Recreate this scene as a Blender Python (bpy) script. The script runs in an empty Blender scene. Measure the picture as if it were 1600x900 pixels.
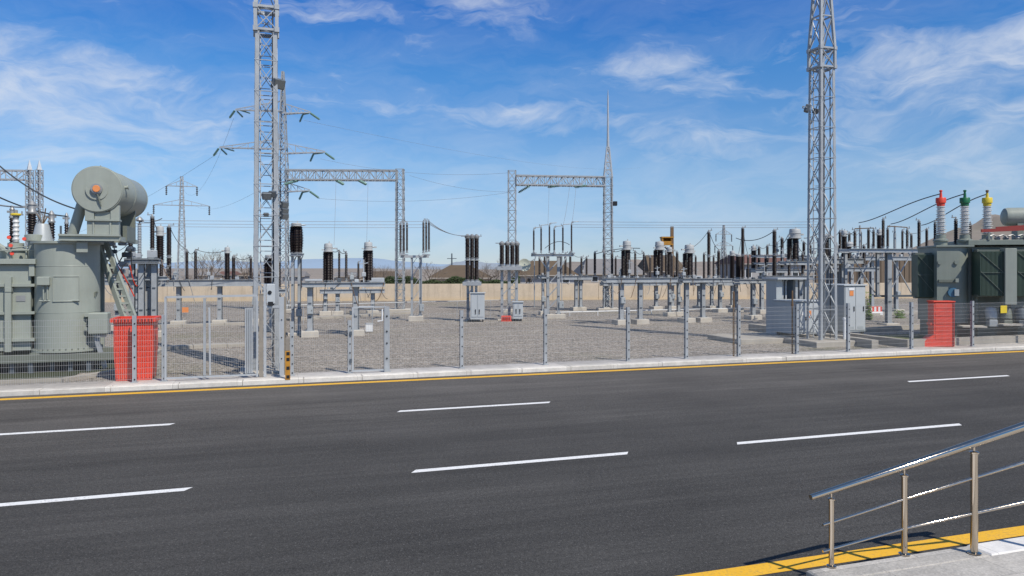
import bpy, math, random
from mathutils import Vector, Matrix
random.seed(7)
SC = bpy.context.scene
COL = SC.collection
PI = math.pi
F = 1155.0; HOR = 418.0; H = 3.2            # focal length in photo pixels, horizon row, eye height
RA = math.atan2(1.0, 3.1)                   # heading of the road
U = Vector((math.cos(RA), math.sin(RA), 0)); N = Vector((-math.sin(RA), math.cos(RA), 0))
YARD = 0.10
def UN(u, n, z=0.0): return Vector((U.x*u+N.x*n, U.y*u+N.y*n, z))
def gp(px, py, z=YARD):                      # ground point seen at a photo pixel
    Y = F*(H-z)/(py-HOR); return Vector(((px-800)/F*Y, Y, z))
def at(px, py, Y): return Vector(((px-800)/F*Y, Y, H-(py-HOR)/F*Y))

# ------------------------------------------------------------------ materials
def lin(c): return tuple(((v/255)/12.92 if v/255 <= .04045 else ((v/255+.055)/1.055)**2.4) for v in c)
class NT:
    def __init__(s, nt): s.nt = nt
    def new(s, t, **k):
        n = s.nt.nodes.new(t)
        for a, b in k.items(): setattr(n, a, b)
        return n
    def ln(s, a, b): s.nt.links.new(a, b)
    def math(s, op, a, b=None, c=None, clamp=False):
        n = s.nt.nodes.new('ShaderNodeMath'); n.operation = op; n.use_clamp = clamp
        for i, v in enumerate((a, b, c)):
            if v is None: continue
            if isinstance(v, (int, float)): n.inputs[i].default_value = v
            else: s.nt.links.new(v, n.inputs[i])
        return n.outputs[0]
    def noise(s, vec, scale, detail=4, rough=.55, dist=0.0):
        n = s.nt.nodes.new('ShaderNodeTexNoise'); n.inputs['Scale'].default_value = scale
        n.inputs['Detail'].default_value = detail; n.inputs['Roughness'].default_value = rough
        n.inputs['Distortion'].default_value = dist
        if vec is not None: s.nt.links.new(vec, n.inputs['Vector'])
        return n.outputs[0]
    def ramp(s, fac, stops):
        n = s.nt.nodes.new('ShaderNodeValToRGB'); e = n.color_ramp.elements
        while len(e) < len(stops): e.new(.5)
        for i, (p, c) in enumerate(stops):
            e[i].position = p; e[i].color = (c, c, c, 1) if isinstance(c, (int, float)) else (*c[:3], 1)
        s.nt.links.new(fac, n.inputs[0]); return n.outputs[0]
    def mix(s, fac, a, b, mode='MIX'):
        n = s.nt.nodes.new('ShaderNodeMix'); n.data_type = 'RGBA'; n.blend_type = mode
        for sock, v in ((n.inputs[0], fac), (n.inputs[6], a), (n.inputs[7], b)):
            if isinstance(v, (int, float)): sock.default_value = v
            elif isinstance(v, tuple): sock.default_value = (*v[:3], 1)
            else: s.nt.links.new(v, sock)
        return n.outputs[2]
    def mapping(s, vec, scale=(1, 1, 1), rot=(0, 0, 0), loc=(0, 0, 0)):
        n = s.nt.nodes.new('ShaderNodeMapping'); n.inputs['Scale'].default_value = scale
        n.inputs['Rotation'].default_value = rot; n.inputs['Location'].default_value = loc
        s.nt.links.new(vec, n.inputs['Vector']); return n.outputs[0]
    def bump(s, hgt, strength, dist, bsdf):
        n = s.nt.nodes.new('ShaderNodeBump'); n.inputs['Strength'].default_value = strength
        n.inputs['Distance'].default_value = dist
        s.nt.links.new(hgt, n.inputs['Height']); s.nt.links.new(n.outputs[0], bsdf.inputs['Normal'])
def base_mat(name, rough=.6, metal=0.0):
    m = bpy.data.materials.new(name); m.use_nodes = True
    t = NT(m.node_tree); b = m.node_tree.nodes['Principled BSDF']
    b.inputs['Roughness'].default_value = rough; b.inputs['Metallic'].default_value = metal
    pos = t.new('ShaderNodeNewGeometry').outputs['Position']
    return m, t, b, pos
def mat(name, col, rough=.6, metal=0.0, var=.12, scale=6.0, streak=0.0, dirt=None, bump=0.0):
    m, t, b, pos = base_mat(name, rough, metal)
    n1 = t.noise(pos, scale, 5, .6)
    f = t.math('MULTIPLY_ADD', n1, 2*var, 1-var)
    if streak:
        n2 = t.noise(t.mapping(pos, (3.0, 3.0, .25)), 2.2, 5, .65)
        f = t.math('MULTIPLY', f, t.math('MULTIPLY_ADD', n2, 2*streak, 1-streak))
    c = t.mix(1.0, col, t.math('MAXIMUM', f, 0), 'MULTIPLY')
    if dirt:
        n3 = t.noise(pos, scale*.35, 6, .7)
        c = t.mix(t.ramp(n3, [(.52, 0), (.72, .55)]), c, dirt)
    t.ln(c, b.inputs['Base Color'])
    t.ln(t.math('MULTIPLY_ADD', n1, .25, rough-.12), b.inputs['Roughness'])
    if bump: t.bump(t.noise(pos, scale*6, 4), bump, .01, b)
    return m
M = {}
M['steel'] = mat('galvanised_steel', (.355, .375, .385), .5, .2, .2, 3.0, .16, (.23, .25, .265))
M['steel_light'] = mat('new_galvanised_steel', (.435, .455, .465), .45, .25, .12, 4.0, .06)
M['steel_dark'] = mat('weathered_steel', (.10, .12, .14), .55, .3, .2, 4.0)
M['black'] = mat('black_plastic', (.012, .013, .015), .5, 0, .2, 8)
M['brown'] = mat('brown_porcelain', (.016, .0085, .007), .38, 0, .25, 2.0)
M['white_ins'] = mat('pale_porcelain', (.62, .62, .60), .3, 0, .08, 4.0)
M['grey_ins'] = mat('grey_porcelain', (.33, .36, .38), .35, 0, .08, 4.0)
M['alu'] = mat('cast_aluminium', (.30, .305, .30), .45, .3, .15, 5.0)
M['head'] = mat('pale_painted_metal', (.42, .43, .42), .5, 0, .1, 3.0)
M['tgreen'] = mat('grey_green_paint', (.30, .325, .28), .42, 0, .10, 1.2, .14, (.235, .25, .21))
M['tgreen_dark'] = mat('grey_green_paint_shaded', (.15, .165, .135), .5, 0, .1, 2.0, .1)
M['rgreen'] = mat('darker_grey_green_paint', (.215, .24, .205), .42, 0, .12, 1.2, .15, (.235, .255, .22))
M['radiator'] = mat('dark_green_paint', (.065, .098, .072), .45, 0, .15, 2.0)
M['red'] = mat('red_paint', (.70, .060, .028), .5, 0, .2, 2.0, .22, (.56, .12, .075))
M['rail_red'] = mat('faded_red_oxide', (.30, .045, .035), .6, 0, .2, 3.0, .1)
M['red_dark'] = mat('dark_red_paint', (.20, .012, .01), .5, 0, .15, 3.0)
M['green_cap'] = mat('green_paint', (.01, .13, .045), .4, 0, .1, 3.0)
M['yellow_cap'] = mat('yellow_paint', (.66, .50, .035), .45, 0, .1, 3.0)
M['orange'] = mat('orange_paint', (.70, .25, .08), .5, 0, .15, 8.0)
M['cabinet'] = mat('light_grey_cabinet_paint', (.46, .49, .50), .45, .05, .07, 1.5, .06)
M['cabinet_dark'] = mat('grey_cabinet_paint', (.36, .39, .40), .45, .05, .08, 1.5, .06)
M['concrete'] = mat('pale_concrete', (.50, .46, .39), .85, 0, .2, 2.5, .1, (.30, .26, .20), .3)
M['bund'] = mat('tan_concrete', (.36, .33, .28), .9, 0, .22, 1.2, .12, (.20, .18, .15), .4)
M['rust'] = mat('rusty_brown_steel', (.17, .105, .055), .75, 0, .35, 6.0, .2, (.09, .05, .025))
M['tarnish'] = mat('grey_brown_timber', (.24, .215, .18), .8, 0, .25, 8.0, .2)
M['mustard'] = mat('mustard_paint', (.42, .20, .02), .6, 0, .25, 9.0, .15, (.30, .15, .03))
M['glass_ins'] = mat('green_glass_insulator', (.17, .29, .245), .2, 0, .15, 6.0)
M['wire'] = mat('aluminium_wire', (.22, .235, .25), .85, 0, .1, 2.0)
M['wire_dark'] = mat('dark_cable', (.06, .065, .07), .5, .1, .1, 2.0)
M['tube'] = mat('busbar_aluminium', (.30, .315, .33), .85, 0, .08, 2.0)
M['white'] = mat('white_paint', (.75, .76, .75), .5, 0, .06, 4.0)
M['mesh'] = mat('galvanised_mesh_wire', (.42, .43, .43), .55, .1, .1, 2.0)
M['roof'] = mat('brown_roof_tile', (.115, .082, .05), .85, 0, .25, 1.2, 0, (.075, .05, .035))
M['roof_grey'] = mat('grey_roof_sheet', (.20, .19, .185), .8, 0, .2, .8)
M['roof_red'] = mat('dull_red_roof', (.16, .085, .065), .8, 0, .2, .8)
M['housewall'] = mat('dull_cream_render', (.40, .36, .31), .85, 0, .15, .5, .1)
M['housewall_grey'] = mat('pale_grey_render', (.36, .35, .34), .85, 0, .15, .5, .1)
M['window'] = mat('dark_window', (.03, .035, .04), .15, 0, .1, 1.0)
M['brick'] = mat('brown_wall_render', (.16, .12, .085), .9, 0, .25, .8, .25)
M['twig'] = mat('bare_twig', (.20, .165, .135), .9, 0, .25, 2.0)
M['hedge'] = mat('hedge_leaf', (.035, .055, .016), .8, 0, .4, 1.5)
M['leaf'] = mat('fresh_leaf', (.10, .17, .02), .7, 0, .4, 3.0)
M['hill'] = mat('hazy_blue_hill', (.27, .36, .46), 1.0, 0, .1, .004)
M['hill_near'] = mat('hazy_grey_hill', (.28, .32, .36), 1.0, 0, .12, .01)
M['earth'] = mat('brown_earth', (.26, .22, .18), .95, 0, .4, .10, 0, (.17, .16, .115))
M['pit'] = mat('shade_darkened_green_gravel', (.040, .048, .022), .9, 0, .5, 3.0, 0, (.02, .02, .016), .6)  # green bund floor, its dark colour holds the shade below the transformer
M['grass'] = mat('dry_green_grass', (.09, .105, .03), .9, 0, .4, 2.0)
M['lamp_glass'] = mat('lamp_glass', (.14, .15, .15), .15, 0, .1, 3.0)
M['blue'] = mat('blue_gauge_glass', (.06, .16, .26), .25, 0, .1, 3.0)
M['dish'] = mat('pale_green_dish_paint', (.50, .52, .42), .6, 0, .1, 2.0)

def m_stainless():
    m, t, b, pos = base_mat('polished_stainless_steel', .13, 1.0)
    b.inputs['Base Color'].default_value = (.58, .50, .40, 1)  # warm base colour stands for surroundings reflected in the steel
    t.ln(t.math('MULTIPLY_ADD', t.noise(pos, 40, 3), .08, .04), b.inputs['Roughness']); return m
M['stainless'] = m_stainless()
def m_asphalt():
    m, t, b, pos = base_mat('asphalt', .85)
    rp = t.mapping(pos, (1, 1, 1), (0, 0, -RA))
    fine = t.noise(pos, 60, 3, .75); mid = t.noise(pos, 17, 4, .7); grit = t.noise(pos, 34, 2, .6)
    streak = t.noise(t.mapping(rp, (.05, 1.5, 1)), 1.6, 6, .62); streak2 = t.noise(t.mapping(rp, (.25, 7, 1)), 1.2, 4, .6)
    patch = t.noise(pos, .35, 5, .6)
    sep = t.new('ShaderNodeSeparateXYZ'); t.ln(rp, sep.inputs[0])
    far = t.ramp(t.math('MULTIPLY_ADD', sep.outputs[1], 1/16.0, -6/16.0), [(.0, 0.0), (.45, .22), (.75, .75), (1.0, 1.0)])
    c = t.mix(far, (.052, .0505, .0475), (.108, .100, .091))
    f = t.math('MULTIPLY', t.math('MULTIPLY_ADD', fine, 3.3, -.65), t.math('MULTIPLY_ADD', mid, 1.5, .25))
    f = t.math('MULTIPLY', f, t.math('MULTIPLY', t.math('MULTIPLY_ADD', streak, .9, .55), t.math('MULTIPLY_ADD', streak2, .5, .75)))
    f = t.math('MULTIPLY', f, t.math('MULTIPLY_ADD', patch, .8, .6))
    stain = t.ramp(t.noise(t.mapping(rp, (.35, 1.1, 1)), .9, 5, .7), [(.58, 1.0), (.70, .80)])
    f = t.math('MULTIPLY', f, stain)
    # tyre-polished wheel tracks along each lane
    wob = t.math('MULTIPLY_ADD', t.noise(t.mapping(rp, (.04, .2, 1)), 1.0, 3), .9, -.45)
    trk = t.math('SINE', t.math('MULTIPLY', t.math('ADD', sep.outputs[1], wob), 2*PI/2.35))
    f = t.math('MULTIPLY', f, t.math('MULTIPLY_ADD', trk, .07, 1.0))
    c = t.mix(1.0, c, t.math('MAXIMUM', f, .15), 'MULTIPLY')
    c = t.mix(t.ramp(grit, [(.62, 0), (.70, .45)]), c, (.20, .195, .19))
    t.ln(c, b.inputs['Base Color'])
    b.inputs['Specular IOR Level'].default_value = .25
    t.bump(t.math('ADD', fine, grit), .7, .01, b); return m
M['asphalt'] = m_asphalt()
def m_paint(name, col, wear):
    m, t, b, pos = base_mat(name, .7)
    n = t.noise(pos, 28, 4, .7); n2 = t.noise(pos, 2.2, 5, .65)
    c = t.mix(1.0, col, t.math('MULTIPLY_ADD', n2, .5, .73), 'MULTIPLY')
    c = t.mix(t.ramp(t.math('MULTIPLY_ADD', n2, .35, t.math('MULTIPLY', n, .65)), [(.50, 0), (.66, wear)]), c, (.12, .115, .11))
    t.ln(c, b.inputs['Base Color']); t.bump(n, .4, .004, b); return m
M['line_white'] = m_paint('white_road_paint', (.80, .80, .78), .6)
M['line_yellow'] = m_paint('yellow_road_paint', (.80, .44, .022), .5)
def m_gravel():
    m, t, b, pos = base_mat('grey_gravel', .95)
    v = t.new('ShaderNodeTexVoronoi'); v.inputs['Scale'].default_value = 34; t.ln(pos, v.inputs['Vector'])
    v2 = t.new('ShaderNodeTexVoronoi'); v2.inputs['Scale'].default_value = 16; t.ln(pos, v2.inputs['Vector'])
    bw = t.new('ShaderNodeSeparateXYZ'); t.ln(v.outputs['Color'], bw.inputs[0])
    bw2 = t.new('ShaderNodeSeparateXYZ'); t.ln(v2.outputs['Color'], bw2.inputs[0])
    n = t.noise(pos, .22, 4, .6); n2 = t.noise(pos, 2.5, 5, .65)
    g = t.math('MULTIPLY_ADD', bw.outputs[0], .5, t.math('MULTIPLY', bw2.outputs[0], .5))
    c = t.ramp(g, [(.08, (.078, .066, .053)), (.5, (.262, .229, .188)), (.92, (.60, .53, .445))])
    c = t.mix(1.0, c, t.math('MULTIPLY_ADD', n2, .3, .82), 'MULTIPLY')
    c = t.mix(1.0, c, t.math('MULTIPLY_ADD', n, .6, .66), 'MULTIPLY')
    gr = t.math('MULTIPLY', t.ramp(t.noise(pos, .11, 3, .5), [(.56, 0), (.68, .55)]), t.ramp(n2, [(.4, 0), (.6, 1)]))
    c = t.mix(gr, c, (.13, .135, .06))
    t.ln(c, b.inputs['Base Color'])
    t.bump(t.math('ADD', v.outputs['Distance'], v2.outputs['Distance']), .6, -.035, b); return m
M['gravel'] = m_gravel()
def m_pave(name, col, tile, speck):
    m, t, b, pos = base_mat(name, .75)
    rp = t.mapping(pos, (1, 1, 1), (0, 0, -RA))
    br = t.new('ShaderNodeTexBrick'); t.ln(t.mapping(rp, (1, 1, 1), (0, 0, 0), (.14, .11, 0)), br.inputs['Vector'])
    br.offset = .5; br.inputs['Scale'].default_value = 1.0
    br.inputs['Brick Width'].default_value = tile[0]; br.inputs['Row Height'].default_value = tile[1]
    br.inputs['Mortar Size'].default_value = .004; br.inputs['Mortar Smooth'].default_value = .4
    br.inputs['Color1'].default_value = (*col, 1); br.inputs['Color2'].default_value = (*[v*.76 for v in col], 1)
    br.inputs['Mortar'].default_value = (*[v*.45 for v in col], 1)
    n = t.noise(pos, 38, 4, .8); n2 = t.noise(pos, 3, 5, .7)
    c = t.mix(1.0, br.outputs['Color'], t.math('MULTIPLY_ADD', n, 2*speck, 1-speck), 'MULTIPLY')
    c = t.mix(1.0, c, t.math('MULTIPLY_ADD', n2, .8, .58), 'MULTIPLY')
    t.ln(c, b.inputs['Base Color']); t.bump(t.math('SUBTRACT', n, t.math('MULTIPLY', br.outputs['Fac'], 2)), .35, .006, b); return m
M['paving'] = m_pave('grey_granite_paving', (.50, .475, .43), (1.2, .62), .75)
M['kerb'] = m_pave('pale_kerb_stone', (.68, .645, .58), (1.6, 40.), .18)
M['kerb_white'] = m_pave('white_painted_kerb', (.82, .80, .76), (1.0, 40.), .2)
M['strip'] = m_pave('grey_concrete_strip', (.52, .49, .45), (1.6, 40.), .16)
def m_wall():
    m, t, b, pos = base_mat('tan_precast_concrete', .9)
    sep = t.new('ShaderNodeSeparateXYZ'); t.ln(pos, sep.inputs[0])
    st = t.noise(t.mapping(pos, (1.4, 1.4, .12)), 1.2, 5, .65); n = t.noise(pos, .9, 5, .65); n2 = t.noise(pos, 12, 4, .6)
    c = t.mix(t.ramp(n, [(.35, 0), (.7, 1)]), (.60, .495, .365), (.50, .415, .31))
    c = t.mix(t.ramp(st, [(.5, 0), (.72, .6)]), c, (.31, .24, .165))
    low = t.ramp(sep.outputs[2], [(.15, 1), (.55, 0)])
    c = t.mix(t.math('MULTIPLY', low, .6), c, (.60, .45, .26))
    c = t.mix(1.0, c, t.math('MULTIPLY_ADD', n2, .3, .85), 'MULTIPLY')
    t.ln(c, b.inputs['Base Color']); return m
M['wall'] = m_wall()

# ------------------------------------------------------------------ mesh building
class MB:
    def __init__(s): s.v = []; s.f = []; s.mi = []; s.sm = []
    def add(s, vs, fs, mi=0, smooth=False):
        o = len(s.v); s.v += [tuple(v) for v in vs]
        for f in fs: s.f.append(tuple(i+o for i in f)); s.mi.append(mi); s.sm.append(smooth)
    def box(s, x0, x1, y0, y1, z0, z1, mi=0, M4=None, bev=0.0):
        if bev:
            b = bev; pr = []
            for (z, k) in ((z0, b), (z0+b, 0), (z1-b, 0), (z1, b)):
                pr.append([(x0+k+(b if k == 0 else 0)*0, y0+k, z), (x1-k, y0+k, z), (x1-k, y1-k, z), (x0+k, y1-k, z)])
            vs = [p for r in pr for p in r]; fs = [(3, 2, 1, 0), (12, 13, 14, 15)]
            for r in range(3):
                for i in range(4):
                    j = (i+1) % 4; fs.append((r*4+i, r*4+j, r*4+4+j, r*4+4+i))
        else:
            vs = [(x, y, z) for z in (z0, z1) for (x, y) in ((x0, y0), (x1, y0), (x1, y1), (x0, y1))]
            fs = [(3, 2, 1, 0), (4, 5, 6, 7), (0, 1, 5, 4), (1, 2, 6, 5), (2, 3, 7, 6), (3, 0, 4, 7)]
        if M4 is not None: vs = [M4 @ Vector(v) for v in vs]
        s.add(vs, fs, mi); return s
    def bar(s, a, b, w, h=None, mi=0, up=(0, 0, 1)):
        a = Vector(a); b = Vector(b); h = h or w; d = (b-a)
        if d.length < 1e-6: return s
        d.normalize(); up = Vector(up)
        if abs(d.dot(up)) > .98: up = Vector((0, 1, 0)) if abs(d.y) < .9 else Vector((1, 0, 0))
        x = d.cross(up).normalized()*w/2; y = x.cross(d).normalized()*h/2
        vs = [a-x-y, a+x-y, a+x+y, a-x+y, b-x-y, b+x-y, b+x+y, b-x+y]
        s.add(vs, [(3, 2, 1, 0), (4, 5, 6, 7), (0, 1, 5, 4), (1, 2, 6, 5), (2, 3, 7, 6), (3, 0, 4, 7)], mi); return s
    def tube(s, pts, r, seg=6, mi=0, cap=True):
        pts = [Vector(p) for p in pts]; rs = r if isinstance(r, (list, tuple)) else [r]*len(pts)
        rings = []; prev = None
        for i, p in enumerate(pts):
            d = (pts[min(i+1, len(pts)-1)]-pts[max(i-1, 0)]).normalized()
            if prev is None:
                up = Vector((0, 0, 1)) if abs(d.z) < .9 else Vector((1, 0, 0)); x = d.cross(up).normalized()
            else: x = (prev-d*prev.dot(d)).normalized()
            prev = x; y = d.cross(x)
            rings.append([p+(x*math.cos(2*PI*k/seg)+y*math.sin(2*PI*k/seg))*rs[i] for k in range(seg)])
        vs = [v for r_ in rings for v in r_]; fs = []
        for i in range(len(pts)-1):
            for k in range(seg):
                k2 = (k+1) % seg; fs.append((i*seg+k, i*seg+k2, (i+1)*seg+k2, (i+1)*seg+k))
        if cap: fs += [tuple(range(seg))[::-1], tuple((len(pts)-1)*seg+k for k in range(seg))]
        s.add(vs, fs, mi, seg > 4); return s
    def lathe(s, prof, seg=12, o=(0, 0, 0), axis=None, mi=0, smooth=True):
        o = Vector(o); q = Matrix.Identity(3)
        if axis is not None: q = Vector((0, 0, 1)).rotation_difference(Vector(axis)).to_matrix()
        vs = []
        for r, z in prof:
            for k in range(seg):
                a = 2*PI*k/seg; vs.append(o+q@Vector((r*math.cos(a), r*math.sin(a), z)))
        fs = []
        for i in range(len(prof)-1):
            for k in range(seg):
                k2 = (k+1) % seg; fs.append((i*seg+k, i*seg+k2, (i+1)*seg+k2, (i+1)*seg+k))
        if prof[0][0] > 1e-4: fs.append(tuple(range(seg))[::-1])
        if prof[-1][0] > 1e-4: fs.append(tuple((len(prof)-1)*seg+k for k in range(seg)))
        s.add(vs, fs, mi, smooth); return s
    def prism(s, poly, z0, z1, mi=0, smooth=False):
        n = len(poly); vs = [(x, y, z0) for x, y in poly]+[(x, y, z1) for x, y in poly]
        s.add(vs, [tuple(range(n))[::-1], tuple(range(n, 2*n))], mi)
        s.add(vs, [(i, (i+1) % n, n+(i+1) % n, n+i) for i in range(n)], mi, smooth); return s
    def mesh(s, name, mats):
        me = bpy.data.meshes.new(name); me.from_pydata(s.v, [], s.f)
        for m in (mats if isinstance(mats, (list, tuple)) else [mats]): me.materials.append(M[m])
        me.polygons.foreach_set('material_index', s.mi); me.polygons.foreach_set('use_smooth', s.sm)
        if any(s.sm):
            try: me.set_sharp_from_angle(angle=math.radians(38))
            except Exception: pass
        me.update(); return me
def put(name, me, parent=None, loc=(0, 0, 0), rot=(0, 0, 0)):
    o = bpy.data.objects.new(name, me); COL.objects.link(o); o.parent = parent; o.location = loc; o.rotation_euler = rot; return o
def part(name, mb, mats, parent, loc=(0, 0, 0), label=None):
    o = put(name, mb.mesh(name, mats), parent, loc)
    if label: o['label'] = label
    return o
def tag(o, label, cat, group=None):
    o['label'] = label; o['category'] = cat
    if group: o['group'] = group
    return o
def thing(name, label, cat, loc, rz=RA, group=None):
    o = bpy.data.objects.new(name, None); o.empty_display_size = .3; COL.objects.link(o)
    o.location = loc; o.rotation_euler = (0, 0, rz); return tag(o, label, cat, group)
def solid(name, mb, mats, label, cat, loc=(0, 0, 0), rz=0.0, group=None):
    o = put(name, mb.mesh(name, mats), None, loc, (0, 0, rz)); return tag(o, label, cat, group)
def struct(name, mb, mats, loc=(0, 0, 0), rz=0.0):
    o = put(name, mb.mesh(name, mats), None, loc, (0, 0, rz)); o['kind'] = 'structure'; return o
class Fr:                                     # local frame of a thing: turns a pixel column into a local x
    def __init__(s, P, rz=RA):
        s.P = Vector(P); s.rz = rz; s.u = Vector((math.cos(rz), math.sin(rz), 0)); s.n = Vector((-math.sin(rz), math.cos(rz), 0))
    def t(s, px, dn=0.0):
        q = s.P+s.n*dn; k = (px-800)/F; return (k*q.y-q.x)/(s.u.x-k*s.u.y)
    def Y(s, t, dn=0.0): return s.P.y+t*s.u.y+dn*s.n.y
    def z(s, py, t, dn=0.0): return H-(py-HOR)/F*s.Y(t, dn)-s.P.z
    def w(s, px, t, dn=0.0): return px/F*s.Y(t, dn)

# ------------------------------------------------------------------ cached insulator meshes (share mesh data)
_INS = {}
def ins_mesh(r, h, pitch=.075, mat_='brown', core=.72, seg=12, bulge=0.0):
    key = (round(r, 2), round(h, 1), pitch, mat_, core, bulge)
    if key not in _INS:
        h_ = round(h, 1) or .1; r_ = max(round(r, 2), .03); n = max(3, int(h_/pitch)); pr = [(r_*core, 0)]
        for i in range(n):
            z = h_*i/n; b = 1+bulge*math.sin(PI*(i+.5)/n)
            pr += [(r_*core*b, z+h_/n*.15), (r_*b, z+h_/n*.42), (r_*b*.97, z+h_/n*.55), (r_*core*b, z+h_/n*.85)]
        pr.append((r_*core, h_))
        _INS[key] = (MB().lathe(pr, seg).mesh('insulator', mat_), h_)
    return _INS[key]
_CAPS = {}
def cap_mesh(r, kind):
    key = (round(r, 2), kind)
    if key not in _CAPS:
        r_ = max(round(r, 2), .03); mb = MB()
        if kind == 'flange':
            mb.lathe([(r_*1.15, 0), (r_*1.15, .03), (r_*.75, .04), (r_*.7, .12), (r_*.95, .13), (r_*.95, .16)], 10)
        elif kind == 'top':
            mb.lathe([(r_*.75, 0), (r_*.78, .05), (r_*.9, .055), (r_*.9, .08), (r_*.4, .09), (r_*.3, .17), (r_*.15, .19)], 10)
            mb.box(-r_*.3, r_*1.9, -.03, .03, .13, .17); mb.tube([(r_*1.6, 0, .15), (r_*1.6, 0, .26)], .02)
        _CAPS[key] = mb.mesh('cap', 'alu')
    return _CAPS[key]
def insulator(parent, x, y, z0, z1, r, mat_='brown', top=True, base=True, pitch=.075, bulge=0.0, rz=0.0):
    """an insulator part with its metal cap and base flange as sub-parts"""
    me, h = ins_mesh(r, z1-z0, pitch, mat_, bulge=bulge)
    o = put('insulator', me, parent, (x, y, z0), (0, 0, rz)); k = (z1-z0)/h; o.scale = (1, 1, k)
    if top: c = put('cap', cap_mesh(r, 'top'), o, (0, 0, h), (0, 0, random.choice((0, PI)))); c.scale = (1, 1, 1/k)
    if base: c = put('flange', cap_mesh(r, 'flange'), o, (0, 0, -.16/k)); c.scale = (1, 1, 1/k)
    return o
def head_part(parent, x, y, z0, z1, r):
    h = z1-z0; mb = MB()
    mb.lathe([(r*.9, 0), (r*1.04, .02), (r*1.04, h*.12), (r*.88, h*.15), (r*.90, h*.48), (r*.96, h*.5), (r*.96, h*.55), (r*.90, h*.57), (r*.88, h*.86), (r*.80, h*.95), (r*.3, h), (r*.02, h)], 18)
    s_ = random.choice((-1, 1))
    mb.tube([(0, 0, h*.4), (s_*r*1.5, 0, h*.42)], .035, 6); mb.box(s_*r*1.5-.06, s_*r*1.5+.06, -.05, .05, h*.34, h*.50); mb.box(-s_*r*1.15-.05, -s_*r*1.15+.05, -.04, .04, h*.2, h*.32)
    mb.tube([(r*.2, 0, h), (r*.2, 0, h+.08)], .025)
    return part('head', mb, 'head', parent, (x, y, z0))
def h_leg(parent, x, y, z0, z1, w, name='leg', mat_='steel'):
    t = w*.16; mb = MB()
    mb.box(-w/2, w/2, -w/2, -w/2+t, z0, z1); mb.box(-w/2, w/2, w/2-t, w/2, z0, z1); mb.box(-t/2, t/2, -w/2+t, w/2-t, z0, z1)
    mb.box(-w*.85, w*.85, -w*.85, w*.85, z0-.004, z0+.03); mb.box(-w*.8, w*.8, -w*.8, w*.8, z1-.03, z1-.002)
    for sx in (-1, 1):
        for sy in (-1, 1): mb.tube([(sx*w*.68, sy*w*.68, z0+.03), (sx*w*.68, sy*w*.68, z0+.09)], .022, 6, 1)
    for zz in (z0+(z1-z0)*.3, z0+(z1-z0)*.62): mb.box(-w*.3, w*.3, -w/2-.03, -w/2-.002, zz, zz+.05, 1)
    return part(name, mb, [mat_, 'steel_dark'], parent, (x, y, 0))
def footing(parent, x, y, w, h, d=None):
    d = d or w
    return part('footing', MB().box(-w/2, w/2, -d/2, d/2, -.06, h, bev=.02), 'concrete', parent, (x, y, 0))
def channel(mb, x0, x1, y, z, h, d=.06, mi=0):
    """a C-channel beam along local x: web and two lips"""
    mb.box(x0, x1, y-d*.12, y+d*.12, z-h, z, mi); mb.box(x0, x1, y-d*.12-d, y-d*.12, z-.018, z, mi); mb.box(x0, x1, y-d*.12-d, y-d*.12, z-h, z-h+.018, mi)
def table_frame(parent, x0, x1, ys, z, h):
    mb = MB()
    for y in ys: channel(mb, x0, x1, y, z, h, .07)
    n = max(2, int((x1-x0)/1.1)+1)
    for i in range(n):
        x = x0+.08+(x1-x0-.16)*i/(n-1); mb.box(x-.05, x+.05, min(ys)+.02, max(ys)-.12, z-h*.75, z-.022)
    return part('beam', mb, 'steel', parent)
def jumper(parent, pts, r=.018, name='jumper_cable', m='wire_dark'): return part(name, MB().tube(pts, r, 5), m, parent)
def arc(a, b, lift, n=8):
    a = Vector(a); b = Vector(b); return [a.lerp(b, i/n)+Vector((0, 0, lift*4*(i/n)*(1-i/n))) for i in range(n+1)]
def jbox(parent, x, y, z, w, h, d=.14, m='cabinet_dark'):
    mb = MB().box(-w/2, w/2, -d/2, d/2, 0, h, bev=.012); mb.box(-w*.40, w*.40, -d/2-.012, -d/2-.002, h*.08, h*.92); mb.box(w*.25, w*.32, -d/2-.03, -d/2-.012, h*.4, h*.6, 1)
    return part('junction_box', mb, [m, 'black'], parent, (x, y, z))

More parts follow.
